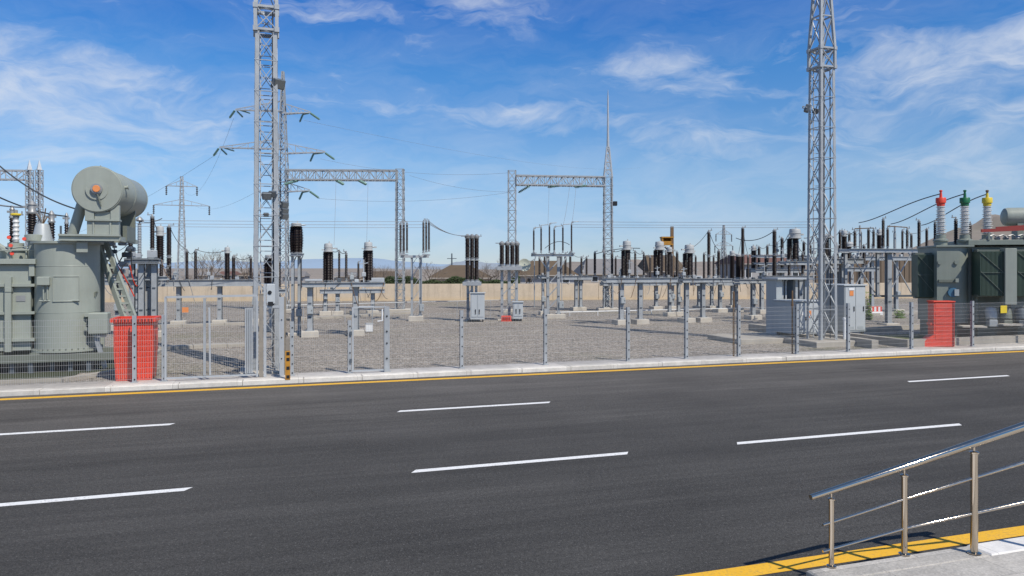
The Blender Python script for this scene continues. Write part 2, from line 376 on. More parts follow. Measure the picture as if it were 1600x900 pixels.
def bay(name, label, cat, px, yb, legs, beams, items, group=None, rz=RA, extras=True, conc=.26, legw=.22, jump=True, bulge=False):
    """supported apparatus: legs on footings, a beam table, and insulators / heads standing on it.  Pixel columns set the spots along
    the bay's own axis; heights come from the rows."""
    P = gp(px, yb); fr = Fr(P, rz); th = thing(name, label, cat, P, rz, group)
    for (bx0, bx1, yt, yb_, dns) in beams:
        t0, t1 = fr.t(bx0), fr.t(bx1); zc = fr.z(yt, (t0+t1)/2); hh = (yb_-yt)/F*fr.Y((t0+t1)/2)
        table_frame(th, t0, t1, dns, zc, hh)
    bz = zc-hh
    for (lx, dn) in legs:
        t = fr.t(lx, dn); footing(th, t, dn, legw*3.4, conc); h_leg(th, t, dn, conc, bz, legw)
        if extras and random.random() < .6: jbox(th, t, dn-legw*.5-.09, .75+random.random()*.4, .26, .34)
        if extras: part('conduit', MB().tube([(legw*.62, -.03, 0), (legw*.62, -.03, bz*.9), (legw*.62+.15, -.03, bz)], .022, 6), 'steel_dark', th, (t, dn, conc))
    tops = []
    for it in items:
        kind, x, yt, y0, w = it[:5]; dn = it[5] if len(it) > 5 else 0.0
        t = fr.t(x, dn); z1 = fr.z(yt, t, dn); z0 = fr.z(y0, t, dn); r = w/2/F*fr.Y(t, dn)
        if kind == 'p': insulator(th, t, dn, z0, z1, r); tops.append((t, dn, z1+.15))
        elif kind == 'f':
            zb = fr.z(it[6], t, dn); insulator(th, t, dn, z0, zb, r, top=False); head_part(th, t, dn, zb, z1, r*.96); tops.append((t, dn, (z1+zb)/2))
        elif kind == 'd':
            zm = fr.z(it[6], t, dn); insulator(th, t, dn, z0, zm-.05, r*1.02, top=False); o = insulator(th, t, dn, zm+.05, z1, r, base=True); tops.append((t, dn, z1+.15))
        elif kind == 't':     # three phase columns close together, each under its own metal head
            zb = fr.z(it[6], t, dn)
            for q in (-1, 0, 1):
                insulator(th, t+q*r*.60, dn+abs(q)*.5*r, z0, zb, r*.50, top=False, bulge=.35 if bulge else .02); 
            head_part(th, t, dn, zb, z1, r*.95); tops.append((t, dn, (z1+zb)/2))
        elif kind == 'pl':    # plain post clamp block on the table
            part('clamp', MB().box(-r, r, -.12, .12, 0, z1-z0, bev=.02), 'steel_light', th, (t, dn, z0))
    for k in range(int((fr.t(beams[0][1])-fr.t(beams[0][0]))*(3.6 if extras else 0))):
        t = fr.t(beams[0][0])+random.random()*(fr.t(beams[0][1])-fr.t(beams[0][0])); q = random.uniform(.04, .11); zt_ = fr.z(beams[0][2], t)
        if k % 5 == 4:
            hh_ = random.uniform(.35, 1.1); part('upright', MB().bar((0, 0, 0), (0, 0, hh_), .05).bar((-.16, 0, hh_*.8), (.2, 0, hh_*.86), .035).box(-.09, .09, -.08, .06, hh_*.25, hh_*.25+.2, bev=.02), random.choice(('steel', 'steel_light', 'cabinet_dark')), th, (t, random.uniform(-.3, .4), zt_))
        elif k % 3: part('fitting', MB().box(-q, q, -q, q, 0, q*random.uniform(.8, 2.4), bev=q*.2), random.choice(('alu', 'steel_light', 'steel', 'steel_dark', 'cabinet')), th, (t, random.uniform(-.35, .3), zt_))
        else: part('control_cable', MB().tube(arc((t, -.4, zt_), (t+random.uniform(-.5, .5), -.42, zt_-random.uniform(.3, 1.2)), random.uniform(-.25, .1)), .016, 5), random.choice(('wire_dark', 'wire', 'rust')), th)
    tops.sort()
    if jump:
        for a, b in zip(tops, tops[1:]):
            if abs(b[0]-a[0]) < 3.2 and random.random() < .75: jumper(th, arc(a, b, -.12-random.random()*.15), .016)
    return th, fr

def lattice_tower(th, wb, wt, z0, z1, nseg, legw, brw, zs=None, names=('leg', 'bracing'), m='steel', peak=None):
    """square lattice mast: four angle legs (parts) and X bracing with horizontals (one part)"""
    def wid(z): return wb+(wt-wb)*(z-z0)/(z1-z0)
    cs = [(-1, -1), (1, -1), (1, 1), (-1, 1)]
    for sx, sy in cs:
        mb = MB(); a = legw; t = legw*.18
        p0 = Vector((sx*wb/2, sy*wb/2, z0)); p1 = Vector((sx*wt/2, sy*wt/2, z1))
        off = Vector((-sx*a/2, 0, 0)); mb.bar(p0+off, p1+off, a, t, up=(0, 1, 0)); off = Vector((0, -sy*a/2, 0)); mb.bar(p0+off, p1+off, t, a, up=(0, 1, 0))
        part(names[0], mb, m, th)
    mb = MB(); zs = zs or [z0+(z1-z0)*i/nseg for i in range(nseg+1)]
    for i in range(len(zs)-1):
        za, zb = zs[i], zs[i+1]; wa, wb_ = wid(za)/2, wid(zb)/2
        for k in range(4):
            (ax, ay), (bx, by) = cs[k], cs[(k+1) % 4]
            mb.bar((ax*wa, ay*wa, za), (bx*wb_, by*wb_, zb), brw, brw*.5); mb.bar((bx*wa, by*wa, za), (ax*wb_, ay*wb_, zb), brw, brw*.5)
            mb.bar((ax*wb_, ay*wb_, zb), (bx*wb_, by*wb_, zb), brw*1.1, brw*.6)
    part(names[1], mb, m, th); return wid
def truss(mb, a, b, w, h, n, ch, br):
    """box truss between two points; chords, verticals and zigzag diagonals"""
    a = Vector(a); b = Vector(b); d = b-a; x = Vector((-d.y, d.x, 0)).normalized()*w/2
    for s in (-1, 1):
        for k in (0, 1): mb.bar(a+x*s+Vector((0, 0, -h*k)), b+x*s+Vector((0, 0, -h*k)), ch)
        for i in range(n):
            p = a.lerp(b, i/n); q = a.lerp(b, (i+1)/n)
            mb.bar(p+x*s, p+x*s+Vector((0, 0, -h)), br)
            if i % 2: mb.bar(p+x*s+Vector((0, 0, -h)), q+x*s, br)
            else: mb.bar(p+x*s, q+x*s+Vector((0, 0, -h)), br)
        mb.bar(b+x*s, b+x*s+Vector((0, 0, -h)), br)
    for i in range(n+1):
        p = a.lerp(b, i/n)
        for k in (0, 1): mb.bar(p-x+Vector((0, 0, -h*k)), p+x+Vector((0, 0, -h*k)), br)
        if i < n:
            q = a.lerp(b, (i+1)/n); mb.bar(p-x, q+x, br*.8); mb.bar(p+x-Vector((0, 0, h)), q-x-Vector((0, 0, h)), br*.8)
def sag(a, b, s, n=18):
    a = Vector(a); b = Vector(b); return [a.lerp(b, i/n)-Vector((0, 0, s*4*(i/n)*(1-i/n))) for i in range(n+1)]
def wire(a, b, s, r, label, cat='cable', name='overhead_wire', group=None, m='wire'):
    return solid(name, MB().tube(sag(a, b, s), r, 5), m, label, cat, group=group)

# ================================================================== SETTING
mb = MB(); mb.add([(-6000, -300, -.06), (6000, -300, -.06), (6000, 9000, -.06), (-6000, 9000, -.06)], [(0, 1, 2, 3)]); struct('ground', mb, 'earth')
def strip(u0, u1, n0, n1, z): return MB().add([UN(u0, n0, z), UN(u1, n0, z), UN(u1, n1, z), UN(u0, n1, z)], [(0, 1, 2, 3)])
def sheet(name, u0, u1, n0, n1, z, m):
    mb = MB(); mb.add([UN(u0, n0, z), UN(u1, n0, z), UN(u1, n1, z), UN(u0, n1, z)], [(0, 1, 2, 3)]); return struct(name, mb, m)
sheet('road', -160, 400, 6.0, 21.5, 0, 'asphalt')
sheet('gravel_yard_ground', -60, 160, 22.45, 74, YARD, 'gravel')
def dash(px0, py0, px1, py1, w):
    a = gp(px0, py0, .004); b = gp(px1, py1, .004); n = (a.dot(N)+b.dot(N))/2
    return a.dot(U), b.dot(U), n
# lane markings, each dash one marking sheet of the road
for i, (u0, u1, n, w) in enumerate([(dash(622, 642, 860, 629, 0)+(.17,)), (dash(1418, 596, 1577, 587, 0)+(.17,)), (dash(-20, 680.5, 270, 662, 0)+(.17,)),
                                  (dash(645, 735, 983, 709, 0)+(.155,)), (dash(1150, 692, 1503, 663.5, 0)+(.155,)), (dash(-60, 795, 295, 763, 0)+(.155,))]):
    mb = MB(); k = .05
    mb.add([UN(u0-k, n-w/2, .004), UN(u1-k, n-w/2, .004), UN(u1+k, n+w/2, .004), UN(u0+k, n+w/2, .004)], [(0, 1, 2, 3)]); struct('road_marking', mb, 'line_white')
for u0 in (36.5, 50, 63.5): 
    sheet('road_marking', u0, u0+3.6, 16.36, 16.53, .004, 'line_white'); sheet('road_marking', u0-16, u0-12.4, 11.5, 11.66, .004, 'line_white') if u0 > 40 else None
sheet('road_edge_marking', -160, 400, 20.72, 20.98, .004, 'line_yellow')
sheet('road_edge_marking', -60, 300, 6.52, 6.77, .004, 'line_yellow')
# far kerb and concrete strip, laid stone by stone in one sheet of structure
mb = MB()
rng = random.Random(3); u = -60.0
while u < 160:
    l = 1.6; dz = rng.uniform(-.006, .006); dn = rng.uniform(-.012, .012)
    mb.box(u+.006, u+l-.006, 21.32+dn, 21.62+dn, -.05, .125+dz, bev=.018); u += l
struct('kerb', mb, 'kerb', rz=RA)
sheet('pavement', -60, 160, 21.60, 22.5, .112, 'strip')
# near pavement on the camera's side
mb = MB(); u = 6.75
mb.box(5.12, 60, -14, 5.90, -.05, .15, bev=.015); struct('near_pavement', mb, 'paving', rz=RA)
mb = MB(); u = 7.25
while u < 60:
    mb.box(u+.003, u+.997, 5.902, 6.20, -.05, .155, bev=.016); u += 1.0
struct('near_kerb', mb, 'kerb_white', rz=RA)
mb = MB(); mb.box(5.12, 7.245, 5.902, 6.19, -.05, .148, bev=.016); struct('near_kerb', mb, 'paving', rz=RA)
mb = MB(); u = -40
while u < 5.0:
    mb.box(u+.003, u+.997, 5.90, 6.16, -.05, .085, bev=.016); u += 1.0
mb.box(-40, 5.11, -14, 5.895, -.05, .075); struct('near_kerb', mb, 'kerb_white', rz=RA)

# distant hills: ridge meshes with real depth
def ridge(name, m, Y0, pts, depth, base=-8, rough=.05, seed=1):
    rng = random.Random(seed); mb = MB(); xs = []; n = 160
    for i in range(n+1):
        px = pts[0][0]+(pts[-1][0]-pts[0][0])*i/n
        for (a, ya), (b, yb) in zip(pts, pts[1:]):
            if a <= px <= b+1e-6: k = (px-a)/(b-a); k = k*k*(3-2*k); y = ya+(yb-ya)*k; break
        z = H-(y-HOR)/F*Y0; z += (rng.random()-.5)*rough*max(0, z)
        xs.append(((px-800)/F*Y0, z))
    vs = []
    for x, z in xs: vs += [(x, Y0-depth, base), (x, Y0-depth*.45, base+(z-base)*.62), (x, Y0, z), (x*1.05, Y0+depth, base)]
    fs = []
    for i in range(n):
        for j in range(3): fs.append((i*4+j, i*4+4+j, i*4+5+j, i*4+1+j))
    mb.add(vs, fs, 0, True); struct(name, mb, m)
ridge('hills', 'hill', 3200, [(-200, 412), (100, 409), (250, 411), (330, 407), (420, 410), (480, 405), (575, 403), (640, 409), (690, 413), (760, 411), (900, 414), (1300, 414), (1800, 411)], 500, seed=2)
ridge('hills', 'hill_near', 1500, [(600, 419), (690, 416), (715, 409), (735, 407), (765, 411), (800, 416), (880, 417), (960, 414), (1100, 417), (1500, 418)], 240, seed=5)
# brown rising ground behind the wall
ridge('terrain', 'earth', 230, [(-400, 430), (60, 428), (250, 427), (420, 429), (560, 430), (660, 429), (760, 427), (830, 416), (900, 409), (985, 405), (1060, 410), (1150, 407), (1300, 402), (1420, 388), (1500, 356), (1550, 336), (1620, 331), (1900, 345)], 70, base=-1, rough=.06, seed=9)

# ================================================================== BACK WALL
def back_wall():
    th = thing('boundary_wall', 'long low tan concrete panel wall along the back of the gravel yard', 'wall', (0, 0, 0), 0)
    A = Vector((-49, 65.5, 0)); B = Vector((48, 75.5, 0)); d = (B-A); L = d.length; d.normalize(); n = Vector((-d.y, d.x, 0)); rz = math.atan2(d.y, d.x)
    k = 22; l = L/k; rng = random.Random(4)
    for i in range(k):
        mb = MB(); h = 1.66+.10*math.sin(i*.8)*0+rng.uniform(-.012, .012)
        mb.box(.015, l-.015, -.12, .12, -.1, h, bev=.02)
        o = part('wall_panel', mb, 'wall', th, A+d*(l*i)); o.rotation_euler = (0, 0, rz)
back_wall()
# taller brown wall behind, on the other side of the yard
th = thing('retaining_wall', 'dark brown ribbed retaining wall rising above the tan wall behind the steel frame', 'wall', at(1275, 437, 84).xy.to_3d(), RA*.5)
mb = MB(); mb.box(0, 18.5, 0, .3, 0, 4.15)
for i in range(30): mb.box(.3+i*.6, .45+i*.6, -.07, -.003, 0, 4.1)
part('panel', mb, 'brick', th); part('coping', MB().box(-.05, 18.55, -.12, .42, 4.153, 4.28), 'housewall', th)

# ================================================================== HOUSES, TREES BEYOND
def house(label, px0, px1, y_eave, y_ridge, Y, wallm, roofm, hip=.3, depth=7, nwin=3, chim=False, group='houses beyond the wall'):
    P = at((px0+px1)/2, HOR, Y); P.z = 0; th = thing('house', label, 'house', P, .1, group)
    w = (px1-px0)/F*Y; ze = H-(y_eave-HOR)/F*Y; zr = H-(y_ridge-HOR)/F*Y; ze = max(ze, 1.2)
    part('wall', MB().box(-w/2+.3, w/2-.3, 0, depth, -.1, ze-.002), wallm, th)
    mb = MB(); k = w*hip/2
    vs = [(-w/2, -.5, ze), (w/2, -.5, ze), (w/2, depth+.5, ze), (-w/2, depth+.5, ze), (-w/2+k, depth/2, zr), (w/2-k, depth/2, zr)]
    mb.add(vs, [(0, 1, 5, 4), (1, 2, 5), (2, 3, 4, 5), (3, 0, 4), (3, 2, 1, 0)])
    mb.box(-w/2-.05, w/2+.05, -.6, -.502, ze-.12, ze+.02, 1)
    r = part('roof', mb, [roofm, 'housewall'], th)
    if chim: part('chimney', MB().box(w*.15, w*.15+.5, depth/2-.3, depth/2+.3, zr-.6, zr+.9), 'brick', r)
    for i in range(nwin):
        x = -w/2+w*(i+.7)/(nwin+.4); f = part('window', MB().box(x-.55, x+.55, -.05, -.003, ze*.42, ze*.82), 'white', th)
        part('pane', MB().box(x-.45, x+.45, -.075, -.053, ze*.42+.08, ze*.82-.08), 'window', f)
house('low house with a broad brown hipped roof peeking over the wall, furthest of the row', 668, 772, 434, 414, 92, 'housewall', 'roof', .7, 9, 2)
house('pale grey house with brown roof behind the tall thin mast', 806, 905, 430, 407, 112, 'housewall_grey', 'roof', .5, 9, 3)
house('grey roofed house partly hidden by the lattice mast of the gantry', 908, 1010, 428, 404, 120, 'housewall', 'roof_grey', .3, 9, 3)
house('house with brown gable roof behind the fat insulators', 1012, 1075, 424, 398, 125, 'housewall_grey', 'roof', .25, 9, 2, True)
house('long low house with dull reddish brown roof near the retaining wall', 1150, 1262, 412, 397, 118, 'housewall_grey', 'roof_red', .12, 10, 4)
for lb, a, b, ye, yr, Y, w, r in (('small pale far house at the foot of the lattice pylon, seen over the gate', 306, 334, 432, 425, 190, 'housewall', 'roof_grey'), ('far cream house with flat roofline behind the disconnector table', 338, 366, 431, 424, 200, 'housewall_grey', 'roof_red'), ('far low brown house beside the big mast', 372, 396, 432, 426, 185, 'brick', 'roof'), ('far grey shed behind the bulged insulators', 440, 476, 433, 424, 170, 'housewall_grey', 'roof_grey'), ('far low cream shed behind the pale headed transformers', 520, 556, 434, 425, 165, 'housewall', 'roof_grey')): house(lb, a, b, ye, yr, Y, w, r, .15, 8, 2)
house('tiny brown roofed house low behind the hedge', 560, 632, 436, 424, 100, 'brick', 'roof', .5, 8, 0)

def bare_tree(label, px, Y, ytop, seed, spread=.5, twigs=260, group='bare trees beyond the wall', cat='tree'):
    rng = random.Random(seed); P = at(px, HOR, Y); P.z = 0; th = thing('bare_tree', label, cat, P, 0, group)
    top = H-(ytop-HOR)/F*Y; tr = MB(); cr = MB(); cnt = [0]
    tr.tube([(0, 0, -.1), (.03, 0, top*.18), (-.03, .02, top*.34)], [top*.022, top*.018, top*.014], 6)
    def grow(p, d, l, r, lv):
        q = p+d*l; m = p.lerp(q, .5)+Vector((rng.uniform(-1, 1), rng.uniform(-1, 1), rng.uniform(-.5, .5)))*l*.07
        (tr if lv == 0 else cr).tube([p, m, q], [r, r*.85, r*.65], 4 if lv < 2 else 3, cap=False); cnt[0] += 1
        if lv >= 5 or cnt[0] > twigs*4: return
        for _ in range(rng.choice((2, 3, 3)) if lv < 4 else 2):
            nd = (d+Vector((rng.uniform(-1, 1), rng.uniform(-1, 1), rng.uniform(-.25, .75)))*(.55+spread*.4)).normalized()
            grow(q.lerp(p, rng.random()*.35), nd, l*rng.uniform(.62, .85), r*.6, lv+1)
    for k in range(5):
        a = k*1.26+rng.random(); d = Vector((math.cos(a)*spread, math.sin(a)*spread, 1)).normalized()
        grow(Vector((0, 0, top*(.16+.04*k))), d, top*.26, top*.012, 0)
    part('trunk', tr, 'twig', th); part('crown', cr, 'twig', th)
tl = [('low bare scrub just behind the wall by the grey frame', 265, 82, 426, 1.0), ('low bare scrub behind the gate, beside the pylon foot', 300, 83, 424, 1.0), ('low bare scrub between gate table and big mast', 352, 84, 422, 1.0), ('low bare scrub glimpsed through the narrow gate table', 545, 82, 420, 1.0), ('tall bare scrub beyond the hedge near the trio switch', 612, 83, 414, .95), ('bare scrub clump at the far end of the hedge', 822, 83, 418, .95), ('bare scrub seen under the clear standing insulator post', 1205, 84, 414, .95),
      ('bare shrubby tree at the hedge end beside the gantry column', 592, 74, 409, .75), ('bare grey tree standing behind the trio switch post', 672, 84, 406, .6),
      ('dense bare bush standing over the wall beside the cabinet breaker', 772, 70, 402, .95), ('wide bare bush just behind the dish antenna', 800, 72, 408, .95), ('second dense bare bush leaning toward the breaker with white cabinet', 757, 73, 410, .95),
      ('thin bare tree rising behind the gate, tallest of its kind', 330, 70, 378, .35), ('thin bare tree close to the big mast behind the gate', 386, 74, 392, .35), ('slight bare tree between the far pylon and the gate post', 312, 80, 396, .4),
      ('bare tree behind the yellow cabin on its pole', 1062, 95, 398, .7), ('low bare bush at the foot of the brown roofed house', 640, 80, 418, .9), ('low bare bush in front of the hipped roof', 700, 78, 426, .9)]
for i, (lb, px, Y, yt, sp) in enumerate(tl): bare_tree(lb, px, max(Y, 81)+i*.4, yt, 20+i, sp, 420 if sp > .7 else 150)
def leafy(name, label, cat, c, size, n, m, seed, leaf=.12):
    rng = random.Random(seed); mb = MB()
    for _ in range(n):
        p = Vector((rng.gauss(0, .36)*size[0], rng.gauss(0, .36)*size[1], abs(rng.gauss(.25, .35))*size[2]))
        if rng.random() < .3: p.z *= .4
        a = Vector((rng.uniform(-1, 1), rng.uniform(-1, 1), rng.uniform(-1, 1))).normalized(); b = a.orthogonal().normalized(); l = leaf*rng.uniform(.6, 1.3)
        mb.add([p-a*l, p+b*l*.5, p+a*l, p-b*l*.5], [(0, 1, 2, 3)])
    return mb
def hedge():
    rng = random.Random(31); mb = MB(); A = at(575, HOR, 80); B = at(812, HOR, 82); A.z = B.z = 0
    for _ in range(9000):
        p = A.lerp(B, rng.random())+Vector((0, rng.uniform(-.7, .7), 0)); p.z = 1.0+rng.random()**.7*(.95+.25*math.sin(p.x*.9)+.15*math.sin(p.x*2.7))
        a = Vector((rng.uniform(-1, 1), rng.uniform(-1, 1), rng.uniform(-1, 1))).normalized(); b = a.orthogonal().normalized(); l = rng.uniform(.06, .14)
        mb.add([p-a*l, p+b*l*.6, p+a*l, p-b*l*.6], [(0, 1, 2, 3)])
    mb.box(A.x, B.x, A.y+.5, A.y+.9, 0, 1.5)
    solid('hedge', mb, 'hedge', 'dark green clipped hedge running behind the tan wall below the hipped roof', 'hedge')
hedge()
for i, (px, yb, w, h, lb) in enumerate([(1357, 500, .5, 1.5, 'small upright green shrub beside the tall grey cabinet'), (1405, 497, .7, .5, 'low yellow-green shrub beside the steel frame leg')]):
    th = thing('shrub', lb, 'shrub', gp(px, yb), 0); part('foliage', leafy('', '', '', None, (w*.5, w*.5, h), 700, 'leaf', 40+i, .06), 'leaf', th)
    st = MB()
    for k in range(7): st.tube([(0, 0, 0), (random.uniform(-.1, .1)*w, random.uniform(-.1, .1)*w, h*.4), (random.uniform(-.3, .3)*w, random.uniform(-.3, .3)*w, h*.85)], [.012, .008, .003], 4)
    part('stem', st, 'twig', th)

# ================================================================== FAR PYLONS
def far_pylon(label, px, Y, ytop, ybase_z, arms, wb, group='distant transmission pylons'):
    P = at(px, HOR, Y); P.z = 0; th = thing('transmission_pylon', label, 'pylon', P, .3, group); top = H-(ytop-HOR)/F*Y
    lattice_tower(th, wb, wb*.28, -.1, top, 16, .14, .07, m='steel')
    for (ya, half) in arms:
        z = H-(ya-HOR)/F*Y; mb = MB(); hw = half/F*Y
        for s in (-1, 1):
            mb.bar((0, -.3, z), (s*hw, 0, z), .10); mb.bar((0, .3, z), (s*hw, 0, z), .10); mb.bar((0, 0, z+1.0), (s*hw, 0, z), .08)
            for k in (.35, .7): mb.bar((s*hw*k, 0, z), (s*hw*k, 0, z+1.0*(1-k)), .06)
        part('cross_arm', mb, 'steel', th)
        for s in (-1, 1):
            b = MB(); b.lathe([(.05, -1.5)]+[(.17 if i % 2 else .07, -1.5+i*.15) for i in range(1, 10)]+[(.05, 0)], 6, (s*hw, 0, z)); part('insulator_string', b, 'steel_dark', th)
far_pylon('grey lattice pylon with two cross arms far behind the open gate', 284, 120, 276, 0, [(291, 22), (321, 40)], 1.5)
far_pylon('small distant lattice pylon near the reddish roofed house', 1131, 150, 352, 0, [(366, 14), (384, 16)], 1.2)
# slim far masts and poles
th = thing('utility_pole', 'thin dark pole standing on the skyline beside the hipped roof', 'pole', at(706, HOR, 140).xy.to_3d(), 0)
part('pole', MB().tube([(0, 0, 0), (0, 0, H+22/F*140)], [.2, .13], 6), 'steel_dark', th); part('cross_arm', MB().bar((-.9, 0, 4.9), (.9, 0, 4.9), .12), 'steel_dark', th)
# dish on a pole
P = at(835, HOR, 57); P.z = YARD; th = thing('dish_antenna', 'round pale green dish on a thin pole beside the breaker', 'antenna', P, -.12)
fz = lambda py: H-(py-HOR)/F*57-YARD
part('pole', MB().tube([(0, 0, 0), (0, 0, fz(408)), (.1, 0, fz(401))], .04, 8), 'steel', th)
d = MB(); d.lathe([(.001, .05), (.2, .04), (.40, .0), (.46, -.04), (.49, -.04), (.49, .0), (.40, .06), (.001, .10)], 24, (-.75, -.25, fz(414)), axis=(-.15, 1, -.1), smooth=False); d.lathe([(.05, -.3), (.05, -.2)], 8, (-.75, -.25, fz(414)), axis=(-.15, 1, -.1)); part('dish', d, 'dish', th)
part('arm', MB().tube([(0, 0, fz(405)), (-.70, -.1, fz(413))], .035, 6), 'steel', th)
# yellow cabin on rusty pole
P = at(1050, HOR, 72); P.z = YARD; th = thing('lookout_cabin', 'small mustard yellow cabin on a rusty pole above the roofs', 'cabin', P, 0)
fz = lambda py: H-(py-HOR)/F*72-YARD
part('pole', MB().bar((0, 0, 0), (0, 0, fz(354)), .28), 'rust', th)
mb = MB(); mb.box(-1.05, .02, -.5, .5, fz(383), fz(381)); mb.box(-1.05, -.95, -.5, .5, fz(381), fz(372)); mb.box(-.2, -.16, -.5, .5, fz(381), fz(372)); mb.box(-.95, -.2, .45, .5, fz(381), fz(372)); mb.box(-.95, -.2, -.5, -.45, fz(381), fz(377))
part('cabin', mb, 'mustard', th); part('roof', MB().box(-1.1, .08, -.55, .55, fz(372), fz(370)), 'mustard', th); part('bracket', MB().bar((0, 0, fz(398)), (-.8, 0, fz(384)), .12), 'rust', th)

# ================================================================== GANTRIES (lattice portals)
def ins_string(parent, a, b, r=.13, n=9, m='glass_ins'):
    a = Vector(a); b = Vector(b); L = (b-a).length; pr = [(.03, 0)]
    for i in range(n): z = L*(.06+.88*i/n); pr += [(.035, z), (r, z+L*.88/n*.35), (r*.9, z+L*.88/n*.5), (.035, z+L*.88/n*.85)]
    pr.append((.03, L)); return part('insulator_string', MB().lathe(pr, 8, a, (b-a).normalized()), m, parent)
YG = 51.5
zb1, zb0 = H+(HOR-266)/F*YG, H+(HOR-281)/F*YG
def gx(px, Y=YG): return (px-800)/F*Y
# first gantry: tall mast with line arms, beam, end column
th = thing('lattice_gantry', 'steel lattice gantry whose tall mast carries line arms with green insulator strings', 'gantry', (gx(442), YG, YARD), 0, 'lattice gantries')
base = th
w_ = 13/F*YG; ztop = H+(HOR-112)/F*YG-YARD; zt1 = zb1-YARD; zt0 = zb0-YARD
lattice_tower(th, w_*1.25, w_*1.0, .15, zt1, 12, .09, .05, names=('column_leg', 'column_bracing')); footing(th, 0, 0, 1.5, .2)
sub = MB(); wv = [w_*1.0, w_*.45]
for sx in (-1, 1):
    for sy in (-1, 1): sub.bar((sx*wv[0]/2, sy*wv[0]/2, zt1), (sx*.06, sy*.06, ztop), .07)
for i in range(9):
    k0, k1 = i/9, (i+1)/9; za, zb_ = zt1+(ztop-zt1)*k0, zt1+(ztop-zt1)*k1; a_, b_ = wv[0]/2*(1-k0)+.06*k0, wv[0]/2*(1-k1)+.06*k1
    for s in (-1, 1):
        sub.bar((-a_, s*a_, za), (b_, s*b_, zb_), .04); sub.bar((a_, s*a_, za), (-b_, s*b_, zb_), .04); sub.bar((-b_, s*b_, zb_), (b_, s*b_, zb_), .04)
part('peak', sub, 'steel', th)
def arm_at(ya, half, side, drop=8):
    z = H+(HOR-ya)/F*YG-YARD; e = (half)/F*YG*side; mb = MB(); r = .75
    mb.bar((0, -.25, z), (e, 0, z+.1), .07); mb.bar((0, .25, z), (e, 0, z+.1), .07); mb.bar((0, 0, z+r), (e, 0, z+.15), .06)
    for k in (.3, .55, .8): mb.bar((e*k, 0, z), (e*k, 0, z+r*(1-k)+.1), .04); mb.bar((e*k, 0, z), (e*(k-.22), 0, z+r*(1.22-k)), .04)
    o = part('cross_arm', mb, 'steel_light', base)
    if side > 0:
        ins_string(o, (e, -.1, z+.05), (e+.74, -.3, z-.46), .085, 12); ins_string(o, (e*.72, .1, z+.02), (e*.72-.3, .3, z-.52), .085, 10); ins_string(o, (e*.96, 0, z+.05), (e*.70, .1, z-.02), .06, 8)
    else:
        ins_string(o, (e, -.1, z+.05), (e-.28, -.4, z-.56), .085, 11); ins_string(o, (e+.05, .1, z+.05), (e+.42, .3, z-.36), .085, 9); ins_string(o, (e+.3, 0, z+.08), (e+1.0, .1, z-.12), .06, 9)
arm_at(178, 43, 1); arm_at(240, 66, 1); arm_at(300, 42, 1); arm_at(174, 74, -1); arm_at(233, 99, -1)
a = Vector((w_/2, 0, zt1)); b = Vector((gx(618)-gx(442), .3, zt1))
mb = MB(); truss(mb, a, b, .7, zt1-zt0, 16, .085, .045); part('beam', mb, 'steel', th)
e = Vector((gx(624)-gx(442), .3, 0)); sub_e = bpy.data.objects.new('end_column', None); COL.objects.link(sub_e); sub_e.parent = th; sub_e.location = e
lattice_tower(sub_e, .62, .55, .15, zt1+.1, 14, .085, .045, names=('leg', 'bracing')); part('footing', MB().box(-.8, .8, -.8, .8, -.05, .2, bev=.02), 'concrete', sub_e)
for px in (466, 525, 560):
    x = gx(px)-gx(442); ins_string(th, (x, .1, zt0-.02), (x+.75*(-1 if px == 466 else 1), -.9, zt0-.42), .11, 8)
# second gantry with the spire
Y2 = 53.0
th = thing('lattice_gantry', 'steel lattice gantry topped by a tall thin lightning spire at one end', 'gantry', (gx(950, Y2), Y2, YARD), 0, 'lattice gantries')
zt1 = H+(HOR-277)/F*Y2-YARD; zt0 = H+(HOR-291)/F*Y2-YARD
lattice_tower(th, .68, .60, .15, zt1, 15, .085, .045, names=('column_leg', 'column_bracing')); footing(th, 0, 0, 1.5, .2)
zs = H+(HOR-230)/F*Y2-YARD; zp = H+(HOR-140)/F*Y2-YARD; mb = MB()
for sx in (-1, 1):
    for sy in (-1, 1): mb.bar((sx*.29, sy*.29, zt1), (sx*.09, sy*.09, zs), .07)
for i in range(4):
    k0, k1 = i/4, (i+1)/4; a_, b_ = .29-.2*k0, .29-.2*k1; za, z_ = zt1+(zs-zt1)*k0, zt1+(zs-zt1)*k1
    for s in (-1, 1):
        mb.bar((-a_, s*a_, za), (b_, s*b_, z_), .04); mb.bar((a_, s*a_, za), (-b_, s*b_, z_), .04); mb.bar((-b_, s*b_, z_), (b_, s*b_, z_), .05); mb.bar((s*b_, -b_, z_), (s*b_, b_, z_), .05)
mb.tube([(0, 0, zs-.3), (0, 0, zs+(zp-zs)*.2), (0, 0, zs+(zp-zs)*.85), (0, 0, zp)], [.12, .085, .05, .01], 8); part('spire', mb, 'steel_light', th)
c2 = bpy.data.objects.new('end_column', None); COL.objects.link(c2); c2.parent = th; c2.location = (gx(800, 52)-gx(950, Y2), -.9, 0)
lattice_tower(c2, .60, .56, .15, zt1+.35, 14, .085, .045, names=('leg', 'bracing')); part('footing', MB().box(-.8, .8, -.8, .8, -.05, .2, bev=.02), 'concrete', c2)
mb = MB(); truss(mb, Vector((gx(806, 52)-gx(950, Y2), -.9, zt1)), Vector((-.3, 0, zt1)), .7, zt1-zt0, 15, .085, .045); part('beam', mb, 'steel', th)
for px, s in ((812, 1), (858, 1), (900, 1)):
    x = gx(px, 52.5)-gx(950, Y2); ins_string(th, (x-.1, -.4, zt0-(.5 if px == 812 else .12)), (x+.75, -.7, zt0-.02), .11, 8)
